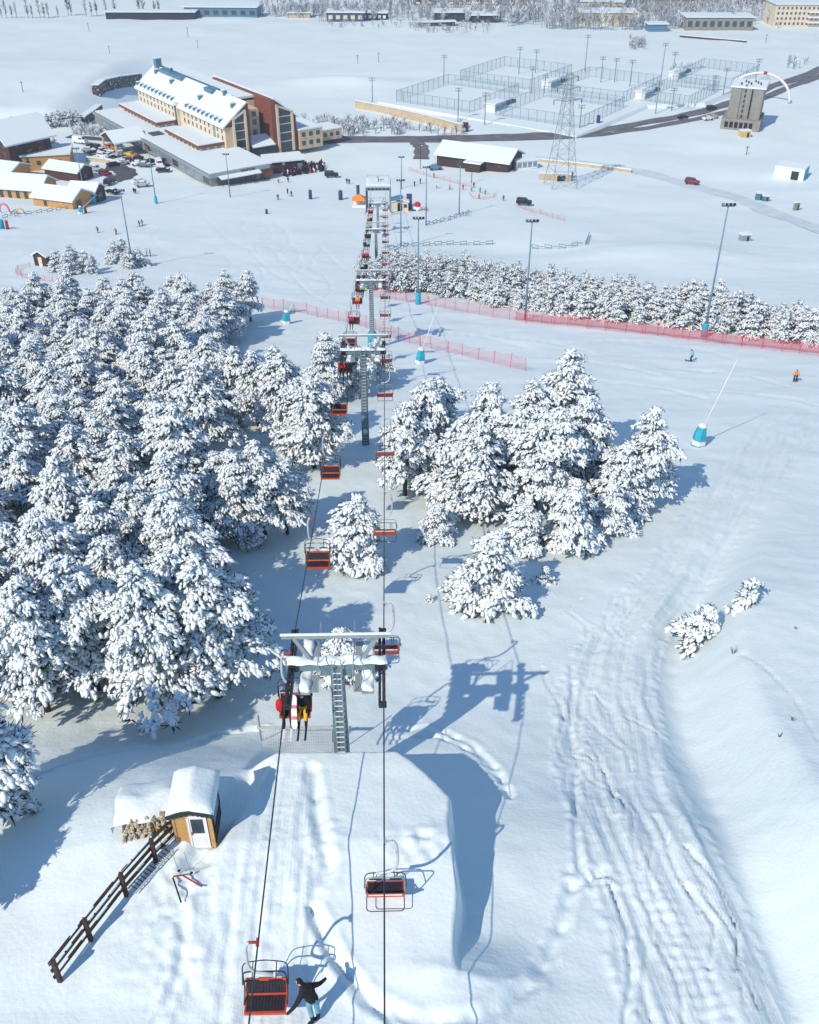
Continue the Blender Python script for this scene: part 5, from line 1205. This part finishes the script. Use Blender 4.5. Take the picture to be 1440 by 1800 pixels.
# long brown barn with white shelter
t = gable_house(905, 296, R(64), 12.5, 25, 3.4, 2.6, 'brownwood', 'long low brown barn with broad snowy roof below the road', 'barn', .8, [(sg, 3 + k * 4.5, 2.0, 1.2, 1.0) for k in range(5) for sg in (-1, 1)], [(x, 1.9, 1.4, 1.2) for x in (-4.5, 0, 4.5)])
obj('porch', MB().box((-7.9, 11, 1.4), (3.2, 5, 2.8)), 'brownwood', t); obj('porch_roof', MB().box((-8, 11, 2.95), (4, 6, .4)), 'snow', t)
p = at(912, 299); t = thing('white_shelter', 'white glazed shelter box at the near end of the brown barn', 'shelter', p, R(18)); wl = obj('wall', MB().box((3, 2, 1.2), (7.5, 3.2, 2.5)), 'white', t); obj('roof', MB().box((3, 2, 2.65), (8, 3.7, .4)), 'snow', t)
for k in range(4): win(wl, .4 + k * 1.8, .38, 1.3, 1.3, 1.5, 0, 'blueglass', False)
# concrete tower building
p = at(1303, 228); t = thing('concrete_tower', 'unfinished raw concrete tower block with snowy roof beside the road', 'tower block', p, R(-22))
H = top_z(p, 156) - p.z
wl = obj('wall', MB().box((-.3, 7, H / 2), (11.5, 13, H)), 'concrete', t); bs = obj('base_storey', MB().box((-.6, 6, 1.9), (14, 15.5, 3.8)), 'concrete', t)
obj('roof', MB().extr([(-6.6, 0), (6.2, 0), (6.0, .6), (-6.4, .6)], (0, .2, H), (0, 14, H + .2), (1, 0, 0)), 'snow', t)
for k in range(6): obj('opening', MB().box((-5.6 + k * 1.75, -1.8, 1.9), (1.2, .2, 1.9)), 'black', bs)
obj('pilaster', MB().box((-3.9, .3, H / 2), (3.0, .8, H - .4)), 'concrete', wl); obj('pilaster', MB().box((3.9, .3, H / 2), (3.2, .8, H - .4)), 'concrete', wl)
for k in range(7): obj('opening', MB().box((-.9, .42, 4.6 + k * 1.75), (.5, .2, 1.0)), 'black', wl)
obj('slot', MB().box((1.5, .42, H / 2 + 1.5), (.5, .2, H - 4)), 'black', wl)
for k in range(7): obj('stub', MB().box((-3 + k * 1.1, 3 + (k * 5) % 7, H + .9), (.5, .5, 1.2)), 'darkmetal', t)
# white arch with red stripe behind it
p = at(1330, 178); t = thing('white_arch', 'white curved road arch with a red mark behind the concrete tower', 'arch', p, R(-15))
obj('arch', MB().tube([(13 * math.cos(a), 0, 11 * math.sin(a)) for a in np.linspace(.0, 2.5, 15)], .55, 8), 'white', t, True); obj('red_mark', MB().tube([(13 * math.cos(a), -.3, 11 * math.sin(a) + .2) for a in np.linspace(1.42, 1.52, 4)], .6, 8), 'redcloth', t, True)
# crane-less small boxes
def box_thing(px, py, d, m, label, name, rz=0.0, snow=True, cat=None):
    p = at(px, py); t = thing(name, label, cat or name.replace('_', ' '), (p.x, p.y, p.z - .1), rz)
    bd = obj('body', MB().box((0, d[1] / 2, d[2] / 2), d), m, t); obj('door', MB().box((d[0] * .2, -.02, d[2] * .42), (d[0] * .25, .06, d[2] * .75)), 'darkmetal', bd)
    if snow: obj('roof_snow', MB().box((0, d[1] / 2, d[2] + .15), (d[0] + .2, d[1] + .2, .3)), 'snow', t)
    return t
box_thing(1311, 242, (3.6, 2.4, 2.3), 'yellow', 'small yellow cabin in the snow below the concrete tower', 'site_cabin', R(10))
t = box_thing(1385, 315, (9, 7, 3.4), 'snow', 'snow-drifted shed with turquoise end wall on the right hillside', 'hillside_shed', R(-30)); obj('end_wall', MB().box((4.55, 3.5, 1.6), (.15, 6.6, 3.2)), 'turq', t)
box_thing(1335, 352, (2.0, 1.2, 2.0), 'roofblue', 'pale blue sign box beside the snowy track, left of its pair', 'sign_box', 0); box_thing(1346, 354, (1.8, 1.2, 1.5), 'roofblue', 'pale blue sign box beside the snowy track, right of its pair', 'sign_box', 0)
box_thing(1311, 424, (2.2, 1.5, 1.5), 'steel', 'grey utility box with side panels alone on the right snowfield', 'utility_box', .2)
box_thing(1400, 370, (1.6, .6, 2.2), 'concrete', 'small noticeboard with yellow edge on the right hillside', 'noticeboard', .3)
box_thing(1012, 262, (1.2, .8, 3.6), 'blue', 'tall dark blue marker panel beside the road', 'marker_panel', 0) if False else None
box_thing(1051, 223, (1.2, .9, 4.2), 'blue', 'tall dark blue figure panel on the road edge, below the pitches', 'marker_panel', 0, False)
box_thing(818, 232, (2.2, .7, 3.4), 'maroon', 'dark twin-post signboard under the beige retaining wall', 'signboard', 0, False)
box_thing(975, 318, (10, 1.2, 2.2), 'tan', 'low painted block wall under the pylon legs', 'painted_wall', R(-8)); box_thing(992, 313, (5.5, 1.5, 1.9), 'maroon', 'dark red hoarding under the pylon', 'hoarding', 0)
# road, junction and beige walls
def ribbon(name, pts, w_, m, dz, label=None):
    G = [at(*p) for p in pts]; fine = []
    for i in range(len(G) - 1):
        p0, p1, p2, p3 = G[max(i - 1, 0)], G[i], G[i + 1], G[min(i + 2, len(G) - 1)]
        for k in range(10):
            s_ = k / 10; fine.append(.5 * ((2 * p1) + (p2 - p0) * s_ + (2 * p0 - 5 * p1 + 4 * p2 - p3) * s_ ** 2 + (3 * p1 - p0 - 3 * p2 + p3) * s_ ** 3))
    fine.append(G[-1]); v = []; f = []; n = 7
    for i, q in enumerate(fine):
        d = fine[min(i + 1, len(fine) - 1)] - fine[max(i - 1, 0)]; s_ = Vector((d.y, -d.x, 0)).normalized()
        c0 = max(gz(q.x + s_.x * w_ * u, q.y + s_.y * w_ * u) for u in (-.5, 0, .5))
        for k in range(n): u = k / (n - 1) - .5; a = q + s_ * w_ * u * (1 + .12 * math.sin(i * .9 + k)); v.append((a.x, a.y, max(c0, gz(a.x, a.y)) + dz))
    for i in range(len(fine) - 1):
        for k in range(n - 1): a = i * n + k; f.append((a, a + 1, a + n + 1, a + n))
    return struct(name, MB().add(v, f), m, None, True)
ribbon('road', [(500, 244), (640, 244), (760, 243), (880, 240), (980, 236), (1080, 226), (1180, 208), (1270, 186), (1340, 158), (1440, 122), (1560, 70)], 5.8, 'asphalt', .12)
ribbon('road', [(560, 250), (720, 248), (860, 246), (980, 242), (1080, 234), (1180, 218), (1280, 196), (1350, 170), (1440, 134), (1560, 84)], 4.2, 'asphalt', .12)
ribbon('side_road', [(727, 247), (735, 254), (741, 262), (740, 280)], 5.0, 'asphalt', .18)
ribbon('car_park_lane', [(196, 318), (216, 312), (222, 304), (206, 296), (186, 296)], 6.5, 'wetasphalt', .15)
ribbon('car_park_lane', [(120, 240), (165, 244), (230, 250)], 4.0, 'wetasphalt', .15)
ribbon('snow_road', [(930, 278), (1010, 285), (1110, 300), (1210, 325), (1300, 350), (1440, 402), (1540, 440)], 6, 'packed', .05)
def wall_run(pts, h, th, m, label, name='retaining_wall', cat='wall', dz=0):
    G = [at(*p) for p in pts]; o = G[0]; t = thing(name, label, cat, o)
    for a, b in zip(G[:-1], G[1:]):
        A, B = a - o, b - o; q = obj('wall_section', MB().beam(A + Vector((0, 0, h / 2 - .3 + dz)), B + Vector((0, 0, h / 2 - .3 + dz)), th, h + .6), m, t); obj('snow_ridge', MB().beam(A + Vector((0, 0, h + .12 + dz)), B + Vector((0, 0, h + .12 + dz)), th + .3, .3), 'snow', q)
wall_run([(626, 190), (700, 205), (760, 219), (813, 234)], 3.0, .8, 'tan', 'long beige retaining wall under the sports pitches')
wall_run([(938, 284), (1000, 290), (1060, 297), (1110, 304)], 1.0, .5, 'tan', 'low beige parapet along the snowy road right of the barn')
wall_run([(152, 283), (185, 286), (215, 292)], 1.3, .6, 'tan', 'curved tan wall at the car park ramp')
wall_run([(170, 168), (182, 158), (206, 152), (246, 146)], 4.0, 3.0, 'rock', 'dark rocky cutting edge above the hotel', 'rock_face', 'rock face'); wall_run([(146, 218), (166, 204), (176, 196)], 2.6, 2.5, 'rock', 'dark rocky edge beside the row of pines', 'rock_face', 'rock face')
wall_run([(1195, 65), (1250, 70), (1312, 75)], 1.0, .8, 'maroon', 'thin dark red wall far out on the right snowfield', 'field_wall')
# ------------------------------------------------------------------ vehicles
def car_mesh(kind):
    L, W = (4.4, 1.8) if kind != 'van' else (5.4, 2.0)
    if kind == 'sedan': side = [(-2.2, .35), (-2.2, .75), (-2.1, .92), (-1.3, .98), (-.75, 1.40), (.65, 1.42), (1.15, .98), (2.0, .82), (2.2, .6), (2.2, .35)]
    elif kind == 'suv': side = [(-2.2, .4), (-2.2, 1.05), (-2.05, 1.65), (-1.6, 1.72), (.5, 1.70), (1.1, 1.10), (2.0, .98), (2.2, .75), (2.2, .4)]
    else: side = [(-2.7, .4), (-2.7, 2.1), (-2.5, 2.25), (1.4, 2.25), (2.1, 1.35), (2.6, 1.15), (2.7, .8), (2.7, .4)]
    b = MB(); n = len(side); v = []
    for sg in (-1, 1):
        for x, z in side: v.append((x, sg * (W / 2 if z < 1.05 else W / 2 - .16), z))
    b.add(v, [tuple(range(n)), tuple(reversed(range(n, 2 * n)))] + [(i, n + i, n + (i + 1) % n, (i + 1) % n) for i in range(n)])
    g = MB()
    if kind == 'sedan': g.box((-.05, 0, 1.17), (1.9, W - .18, .30)); g.box((-.05, 0, 1.15), (2.35, W - .5, .26))
    elif kind == 'suv': g.box((-.7, 0, 1.38), (2.5, W - .2, .36)); g.box((.72, 0, 1.38), (.3, W - .5, .30), ry=-.7)
    else: g.box((.8, 0, 1.72), (1.4, W - .2, .5)); g.box((1.78, 0, 1.75), (.2, W - .5, .6), ry=-.65)
    wl = MB().disc((0, 0, 0), (0, 1, 0), .33, .22, 10)
    s_ = MB(); zt = max(z for x, z in side); xa = [x for x, z in side if z > zt - .1]; s_.box(((min(xa) + max(xa)) / 2, 0, zt + .07), (max(xa) - min(xa) + .2, W - .4, .16)); s_.box((L * .36, 0, (.95 if kind != 'van' else 1.3) + .05), (L * .2, W - .3, .10))
    return b, g, wl.mesh('wheel', 'rubber'), s_.mesh('snow_cover', 'snow'), L, W
CARS = {k: car_mesh(k) for k in ('sedan', 'suv', 'van')}
CARB = {}
PAINT = dict(white=M['white'], black=mat('black car paint', (.015, .016, .02), .25, .05), grey=mat('grey car paint', (.16, .17, .19), .3, .05), silver=mat('silver car paint', (.42, .44, .46), .3, .05),
             orange=mat('orange car paint', (.55, .20, .05), .35, .05), yellow=mat('yellow car paint', (.60, .42, .04), .35, .05), maroon=mat('maroon car paint', (.16, .02, .03), .3, .05), blue=mat('blue grey car paint', (.12, .22, .33), .3, .05))
def car(px, py, kind, col, rz, label, snow=False):
    p = at(px, py); b, g, wm, sm_, L, W = CARS[kind]
    t = thing('parked_car' if kind != 'van' else 'parked_van', label, 'car' if kind != 'van' else 'van', (p.x, p.y, p.z + .35), rz, 'parked vehicles')
    if (kind, col) not in CARB: CARB[kind, col] = b.mesh('body', PAINT[col])
    if kind not in CARB: CARB[kind] = g.mesh('windows', 'glass')
    bd = obj('body', CARB[kind, col], None, t); obj('windows', CARB[kind], None, bd)
    for sx in (-1, 1):
        for sy in (-1, 1): obj('wheel', wm, None, t).location = (sx * L * .31, sy * (W / 2 - .06), .33)
    if snow: obj('snow_cover', sm_, None, t)
pk = [(156, 268, 'sedan', 'silver', .2, 1), (164, 263, 'suv', 'black', .2, 0), (166, 272, 'sedan', 'black', .3, 1), (173, 264, 'suv', 'black', -.5, 0), (180, 269, 'sedan', 'black', -.4, 1), (197, 264, 'suv', 'orange', -.4, 0), (205, 258, 'sedan', 'blue', -.3, 1), (212, 251, 'suv', 'grey', -.3, 1),
      (182, 279, 'suv', 'white', -.6, 1), (191, 278, 'sedan', 'black', -.5, 1), (200, 276, 'suv', 'silver', -.4, 1), (213, 274, 'sedan', 'silver', .7, 1), (222, 272, 'sedan', 'black', .7, 0), (230, 276, 'sedan', 'yellow', -.5, 0), (239, 280, 'sedan', 'orange', -.6, 0), (244, 284, 'suv', 'black', 1.3, 0),
      (228, 288, 'suv', 'black', .1, 0), (217, 290, 'sedan', 'silver', .5, 1), (243, 292, 'sedan', 'white', .0, 1), (254, 294, 'sedan', 'grey', -.2, 1), (281, 294, 'van', 'white', -1.2, 0), (292, 289, 'suv', 'black', .6, 0), (300, 291, 'sedan', 'grey', .3, 0), (287, 303, 'sedan', 'black', .1, 1), (266, 290, 'suv', 'black', .9, 0),
      (200, 293, 'sedan', 'black', .6, 1), (170, 302, 'suv', 'silver', -.6, 1), (186, 310, 'suv', 'maroon', -.6, 0), (193, 325, 'suv', 'black', 1.3, 0), (200, 342, 'sedan', 'black', -.5, 1), (245, 324, 'sedan', 'white', .6, 1), (251, 329, 'sedan', 'silver', .3, 1), (207, 240, 'suv', 'grey', .3, 1), (142, 253, 'van', 'white', -.4, 1)]
for i, (a, b, kd, cl, rz, sn) in enumerate(pk):
    car(a, b, kd, cl, rz, f'{cl} {kd}{" under snow" if sn else ""} in the hotel car park, {ORD[i] if i < len(ORD) else i} counted from far to near'.replace('from far to near', 'along the rows'), bool(sn))
for a, b, kd, cl, rz, lab in ((782, 290, 'sedan', 'maroon', -.2, 'maroon car parked in the snow left of the brown barn'), (765, 299, 'sedan', 'blue', .2, 'blue-grey car below the maroon one, left of the barn'), (805, 287, 'sedan', 'silver', -.2, 'silver car nearest the brown barn porch, left of a pair'), (818, 290, 'suv', 'grey', -.2, 'grey car nearest the brown barn porch, right of a pair'),
        (1216, 325, 'suv', 'maroon', -.5, 'dark red car driving on the snowy road at right'), (921, 361, 'suv', 'black', -.2, 'black car beside the far red net right of the station'), (1200, 210, 'sedan', 'black', .4, 'black car on the asphalt road below the pitches'), (1250, 194, 'suv', 'black', .5, 'black car on the asphalt road nearer the concrete tower'),
        (1244, 212, 'sedan', 'white', .4, 'white car on the near lane left of the concrete tower'), (1253, 209, 'sedan', 'silver', .4, 'silver car just ahead of the white one near the concrete tower'), (486, 287, 'suv', 'white', -.5, 'white snow-covered car beside the hotel service wing'), (583, 312, 'suv', 'black', .1, 'black car at the right end of the terrace')):
    car(a, b, kd, cl, rz, lab)

# ------------------------------------------------------------------ power pylon
def pylon():
    p = at(985, 328); H = top_z(p, 128) - p.z; t = thing('power_pylon', 'tall grey lattice power pylon right of the brown barn', 'pylon', p, R(12))
    def hw(z): return 3.9 * (1 - z / H) ** 1.25 * .82 + .75
    lv = [0, H * .17, H * .32, H * .45, H * .56, H * .66, H * .75, H * .83, H * .90, H]
    cs = [(-1, -1), (1, -1), (1, 1), (-1, 1)]
    for sx, sy in cs:
        b = MB()
        for a, c in zip(lv[:-1], lv[1:]): b.beam((sx * hw(a), sy * hw(a), a), (sx * hw(c), sy * hw(c), c), .15)
        obj('leg', b, 'steel', t)
    for a, c in zip(lv[:-1], lv[1:]):
        b = MB()
        for k in range(4):
            (x0, y0), (x1, y1) = cs[k], cs[(k + 1) % 4]
            b.beam((x0 * hw(a), y0 * hw(a), a), (x1 * hw(c), y1 * hw(c), c), .07); b.beam((x1 * hw(a), y1 * hw(a), a), (x0 * hw(c), y0 * hw(c), c), .07); b.beam((x0 * hw(c), y0 * hw(c), c), (x1 * hw(c), y1 * hw(c), c), .07)
        obj('bracing', b, 'steel', t)
    for z, w_ in ((H * .78, 4.2), (H * .88, 3.4), (H * .97, 2.6)):
        b = MB()
        for s_ in (-1, 1): b.beam((0, 0, z + .5), (s_ * w_, 0, z), .10); b.beam((0, -.6, z - .6), (s_ * w_, 0, z), .12); b.beam((0, .6, z - .6), (s_ * w_, 0, z), .12)
        a_ = obj('cross_arm', b, 'steel', t)
        for s_ in (-1, 1): obj('insulator', MB().tube([(s_ * w_, 0, z), (s_ * w_, 0, z - 1.3)], .12, 6), 'brownwood', a_)
pylon()
# ------------------------------------------------------------------ sports pitches
PO = Vector((-5.4, 422.6)); PA = Vector((.56, .83)).normalized(); PB = Vector((.80, -.60)).normalized()
def pp_(a, b): q = PO + PA * a + PB * b; return (q.x, q.y)
TZ = max(gz(*pp_(a, b)) for a in (0, 45, 90) for b in (0, 60, 100)) + .2
PC = [(-5, -6), (-5, 86), (56, 88), (74, 106), (146, 110), (146, 74), (94, 74), (94, -6)]
poly = [pp_(a, b) for a, b in PC]
low = [pp_(a, b) for a, b in ((-9, -10), (-9, 90), (54, 92), (72, 110), (150, 114), (150, 70), (98, 70), (98, -10))]
tb = MB(); tb.add([(x, y, TZ - 5.5) for x, y in low] + [(x, y, TZ) for x, y in poly], [tuple(range(15, 7, -1))] + [(i, 8 + i, 8 + (i + 1) % 8, (i + 1) % 8) for i in range(8)]); struct('pitch_terrace', tb, 'ground')
PN = ['front left', 'front middle', 'front right', 'back left', 'back middle', 'back right']; pi = 0
for ra, cb, La, Lb in ((0, 0, 40, 35), (4, 46, 40, 36), (62, 83, 34, 20), (50, 0, 40, 35), (52, 44, 40, 34), (104, 80, 38, 26)):
    for _ in (0,):
        q = pp_(ra, cb); lab = PN[pi]; pi += 1
        t = thing('pitch_fence', f'tall blue-grey mesh fence round the {lab} snow-covered sports pitch', 'fence', (q[0], q[1], TZ), math.atan2(PA.y, PA.x), 'fences of the sports pitches')
        # local +x along PA, local +y along -PB (PB is to the right)
        h = 4.2
        pm = MB().tube([(0, 0, -.3), (0, 0, h)], .09, 5).mesh('post', 'fencepost')
        cor = [(0, 0), (La, 0), (La, -Lb), (0, -Lb)]
        for k in range(4):
            (x0, y0), (x1, y1) = cor[k], cor[(k + 1) % 4]; n = 10
            for j in range(n): obj('post', pm, None, t).location = (x0 + (x1 - x0) * j / n, y0 + (y1 - y0) * j / n, 0)
            b = MB(); b.add([(x0, y0, .05), (x1, y1, .05), (x1, y1, h), (x0, y0, h)], [(0, 1, 2, 3)]); obj('mesh_panel', b, 'chainlink', t)
            b = MB(); b.beam((x0, y0, h), (x1, y1, h), .10); obj('top_rail', b, 'fencepost', t)
for ra, cb in ((6, 38), (62, 78.5), (56, 37), (108, 75)):
    q = pp_(ra, cb); t = thing('dugout', f'white snow-roofed dugout between the {"left" if cb < 50 else "right"} pitches, {"nearer" if ra < (50 if cb < 50 else 80) else "farther"} of two', 'dugout', (q[0], q[1], TZ), math.atan2(PA.y, PA.x))
    obj('wall', MB().box((7, -2.5, 1.3), (9, 4.5, 2.6)), 'white', t); obj('roof', MB().box((7, -2.5, 2.8), (9.6, 5.2, .4)), 'snow', t); obj('front_glass', MB().box((7, -4.8, 1.2), (8, .1, 1.8)), 'roofblue', t); obj('bench', MB().box((18, -2.5, .6), (9, 1.6, 1.2)), 'blue', t)
masts = [(655, 137, 179), (780, 97, 147), (805, 155, 211), (852, 163, 218), (912, 83, 130), (941, 88, 128), (934, 117, 164), (957, 132, 164), (1029, 62, 116), (1056, 100, 145), (1080, 103, 144), (1107, 106, 152), (1163, 76, 131), (1182, 92, 133), (1153, 142, 194), (1019, 185, 224), (1181, 155, 189), (1254, 133, 161), (1271, 120, 166), (1327, 104, 146)]
for i, (px, ty, by) in enumerate(sorted(masts)):
    d = ray(px, by); k = (TZ - CZ) / d.z; p = Vector((d.x * k, d.y * k, TZ)); p.z = max(TZ, gz(p.x, p.y)) if inside(p.x, p.y, poly) else gz(p.x, p.y)
    H = top_z(p, ty) - p.z; t = thing('pitch_floodlight', f'tall floodlight mast at the sports pitches, {ORD[i]} from the left', 'floodlight mast', p, 0, 'floodlight masts of the pitches')
    obj('pole', MB().tube([(0, 0, -.3), (0, 0, H)], [.22, .14], 7), 'fencepost', t); b = MB(); b.box((0, 0, H), (2.6, .12, .1)); b.box((0, 0, H - .9), (2.6, .12, .1)); b.box((0, 0, H - .45), (.12, .12, 1.0)); obj('lamp_frame', b, 'fencepost', t)
    lm = MB().box((0, -.15, 0), (.5, .25, .45), rx=-.4).mesh('floodlight', 'steel')
    for r_ in (0, 1):
        for c_ in range(4): obj('floodlight', lm, None, t).location = (-1.05 + c_ * .7, 0, H - .9 * r_)

# ------------------------------------------------------------------ far edge of the plain: sheds, flats, trees
def shed(px0, px1, py, h, D, m, label, roof='snow', nwin=0, base=0, name='warehouse', wm='glass'):
    a, b = at(px0, py), at(px1, py); L = (b - a).length; t = thing(name, label, 'building', (a.x, a.y, min(a.z, b.z) - .5), math.atan2(b.y - a.y, b.x - a.x))
    H = h + .5; wl = obj('wall', MB().box((L / 2, D / 2, H / 2), (L, D, H)), m, t)
    r_ = MB(); slab(r_, [(-.8, -.8, H + .05), (L + .8, -.8, H + .05), (L + .8, D + .8, H + .05), (-.8, D + .8, H + .05)], .5); obj('roof', r_, roof, t)
    for k in range(nwin): win(wl, L * (k + .5) / nwin, -.03, H * .55, L / nwin * .55, H * .4, 0, wm, False)
    return t
shed(187, 343, 34, 4.0, 10, 'navy', 'long low dark shed with snowy roof far at upper left', nwin=0)
shed(325, 452, 31, 6, 16, 'roofblue', 'long blue-grey hall with white porches far at upper left', nwin=8)
shed(508, 545, 32, 3, 8, 'tan', 'small tan wall building among the far trees, left of the dark gable')
shed(575, 640, 38, 5, 14, 'blue', 'dark-gabled low hall with bright window strip among the far trees', nwin=5, wm='cream')
shed(604, 680, 35, 4, 10, 'navy', 'dark open-fronted shelter with snowy roof left of the flats', nwin=9, wm='snow')
shed(765, 825, 38, 5, 14, 'navy', 'dark glazed long hall with snowy roof in front of the flats, left half', nwin=6)
shed(830, 875, 40, 4, 14, 'navy', 'dark glazed long hall with snowy roof in front of the flats, right half', nwin=4)
shed(738, 800, 46, 2.4, 4, 'brownwood', 'thin brown fence-like shed below the dark halls')
shed(1020, 1120, 42, 6, 18, 'yellow', 'long yellow hall with snowy roof among bare trees', nwin=8)
shed(1020, 1095, 24, 7, 20, 'tan', 'wide pale hall with snowy roof behind the yellow one', nwin=6); shed(1135, 1210, 22, 8, 22, 'concrete', 'big pale warehouse roof right of the grey tower')
shed(1205, 1322, 54, 7, 16, 'concrete', 'long grey-brown hall with broken snowy roof at far right', nwin=9)
shed(1140, 1172, 56, 4, 8, 'roofblue', 'small dark-fronted kiosk hall before the grey-brown hall')
shed(1100, 1114, 20, 14, 6, 'rock', 'narrow dark grey tower among the far sheds', name='grey_tower')
t = shed(1358, 1470, 47, 12, 20, 'cream', 'large cream hotel block with rows of windows at the far right corner', name='cream_block')
wl = t.children[0]
for r_ in range(4):
    for c_ in range(18): win(wl, 2 + c_ * 2.6, -.04, 2.2 + r_ * 2.8, 1.1, 1.3, 0, 'glass', False)
for k in range(3): obj('balcony', MB().box((27, -.9, 3 + k * 2.8), (14, 1.8, .8)), 'white', t)
FL = [(728, 762, 'brick'), (768, 800, 'beige'), (804, 828, 'brick'), (832, 860, 'beige'), (866, 890, 'cream'), (894, 920, 'brick'), (1185, 1222, 'beige'), (1228, 1262, 'brick'), (1270, 1310, 'cream'), (1318, 1350, 'brick'), (1368, 1400, 'roofblue'), (1406, 1440, 'roofblue'), (1445, 1480, 'beige')]
for i, (a, b, m_) in enumerate(FL):
    py = 9 if a < 1000 else 8 + (a > 1350) * 4
    cn = dict(brick='red-brown', beige='beige', cream='cream', roofblue='blue')[m_]
    t = shed(a, b, py, 24, 16, m_, f'{cn} apartment block cut by the top edge, {ORD[i]} from the left', name='apartment_block'); wl = t.children[0]; L = (at(b, py) - at(a, py)).length
    for r_ in range(3):
        for c_ in range(5):
            x = L * (c_ + .5) / 5; win(wl, x, -.04, 2.6 + r_ * 3, 1.3, 1.5, 0, 'glass', False)
    obj('stair_stripe', MB().box((L * .5, -.3, 12), (1.6, .6, 24)), 'maroon' if m_ != 'brick' else 'cream', t)
    for r_ in range(3):
        for s_ in (.2, .8): obj('balcony', MB().box((L * s_, -.8, 2.0 + r_ * 3), (2.6, 1.5, .9)), 'white', t)
# far bare and frosted trees: a mass nobody could count
def bare_tree(b, p, H, r_, m0, m1, slim=.22, n=34):
    b.cur = m0; b.tube([(p.x, p.y, p.z - .3), (p.x, p.y, p.z + H * .8)], [.14, .04], 4, False)
    for k in range(n):
        u = r_.uniform(.15, 1); a = r_.uniform(0, 6.28); z = p.z + H * u * .85; l = H * slim * (1.15 - abs(u - .45)) * r_.uniform(.6, 1.2); up = r_.uniform(.5, 1.5)
        e = Vector((p.x + math.cos(a) * l, p.y + math.sin(a) * l, z + l * up)); s_ = Vector((-math.sin(a), math.cos(a), .2)) * (.10 + .05 * H / 8); c = Vector((p.x, p.y, z)); b.cur = m1 if r_.random() < .7 else m0
        b.add([c - s_ * .4, c + s_ * .4, e + s_, e - s_], [(0, 1, 2, 3)])
        b.add([c.lerp(e, .5) - Vector((0, 0, .1)), e + Vector((math.sin(a) * l * .4, -math.cos(a) * l * .4, l * .3)), e + Vector((math.sin(a) * l * .4, -math.cos(a) * l * .4, l * .3 + .25))], [(0, 1, 2)])
def wood(name, regions, label, hh, slim, seed, m=('darktwig', 'twig', 'treesnow'), n=26):
    r_ = random.Random(seed); b = MB()
    for (x0, x1, y0, y1, cnt) in regions:
        for k in range(cnt): p = at(r_.uniform(x0, x1), r_.uniform(y0, y1)); bare_tree(b, p, r_.uniform(*hh), r_, 0, r_.choice([1, 1, 2]), slim, n)
    o = obj(name, b, list(m)); tag(o, label, 'trees', kind='stuff')
wood('frosted_wood', [(470, 720, 8, 18, 60), (700, 1450, 5, 15, 220), (900, 1440, 24, 40, 130), (455, 560, 20, 32, 60), (560, 760, 22, 38, 130), (740, 900, 16, 42, 110), (890, 1030, 16, 48, 130), (1000, 1200, 14, 52, 150), (1170, 1380, 14, 52, 120), (1380, 1480, 20, 30, 20), (960, 1130, 46, 54, 50)], 'frosted bare wood filling the far edge of the plain', (5, 10), .24, 4)
wood('frosted_scrub', [(510, 640, 215, 240, 70), (600, 720, 216, 238, 50), (700, 830, 222, 240, 20), (1175, 1235, 122, 132, 30), (1105, 1132, 72, 88, 40), (730, 860, 42, 58, 50), (560, 740, 40, 50, 30), (130, 180, 232, 240, 20), (1380, 1420, 108, 122, 14)], 'frosted bare scrub in loose thickets on the plain', (1.6, 3.4), .40, 6, n=16)
for i, (px, py, h) in enumerate(((4, 32, 8), (12, 32, 12), (22, 32, 8), (30, 32, 10), (50, 32, 11), (58, 32, 8), (71, 32, 13), (79, 32, 9), (86, 32, 9), (103, 31, 7), (121, 28, 14), (126, 28, 11), (152, 29, 12), (162, 29, 9), (171, 28, 11), (188, 26, 11), (203, 25, 12), (246, 27, 13), (254, 27, 15), (273, 28, 9), (280, 27, 11))):
    b = MB(); p = at(px, py); r_ = random.Random(i); t = thing('poplar_tree', f'slim bare poplar on the far upper-left skyline, {ORD[i]} from the left', 'tree', p, 0, 'poplars at the upper left')
    obj('trunk', MB().tube([(0, 0, -.3), (0, 0, h * .85)], [.2, .04], 5), 'darktwig', t); bare_tree(b, Vector((0, 0, .5)), h, r_, 0, 0 if i % 3 else 1, .10, 60); obj('crown', b, ['rock', 'twig'], t)
# thin utility poles on the snowfield
for i, (px, ty, py) in enumerate(((41, 143, 162), (157, 40, 56), (193, 80, 94), (331, 48, 66), (348, 70, 84), (629, 96, 112), (666, 92, 110), (739, 253, 297), (829, 290, 322), (1346, 60, 75), (1312, 256, 272))):
    p = at(px, py); H = top_z(p, ty) - p.z; t = thing('utility_pole', f'thin utility pole on the snowfield, {ORD[i]} from the left', 'pole', p, 0, 'utility poles on the snowfield'); obj('pole', MB().tube([(0, 0, -.3), (0, 0, H)], .12, 6), 'rock', t); obj('cross_arm', MB().box((0, 0, H - .5), (1.4, .12, .12)), 'rock', t)
# ------------------------------------------------------------------ thin winter haze over the valley
HAZE = .00035
hz = MB().box((0, 2050, 44), (9200, 4330, 126)); hm = bpy.data.materials.new('thin haze'); hm.use_nodes = True; ht = hm.node_tree; ht.nodes.clear()
ho = ht.nodes.new('ShaderNodeOutputMaterial'); hv = ht.nodes.new('ShaderNodeVolumePrincipled'); hv.inputs['Color'].default_value = (.80, .88, .96, 1); hv.inputs['Density'].default_value = HAZE; hv.inputs['Anisotropy'].default_value = .2
ht.links.new(hv.outputs[0], ho.inputs['Volume']); o = obj('haze', hz, hm); tag(o, 'thin pale winter haze over the valley', 'haze', kind='stuff')
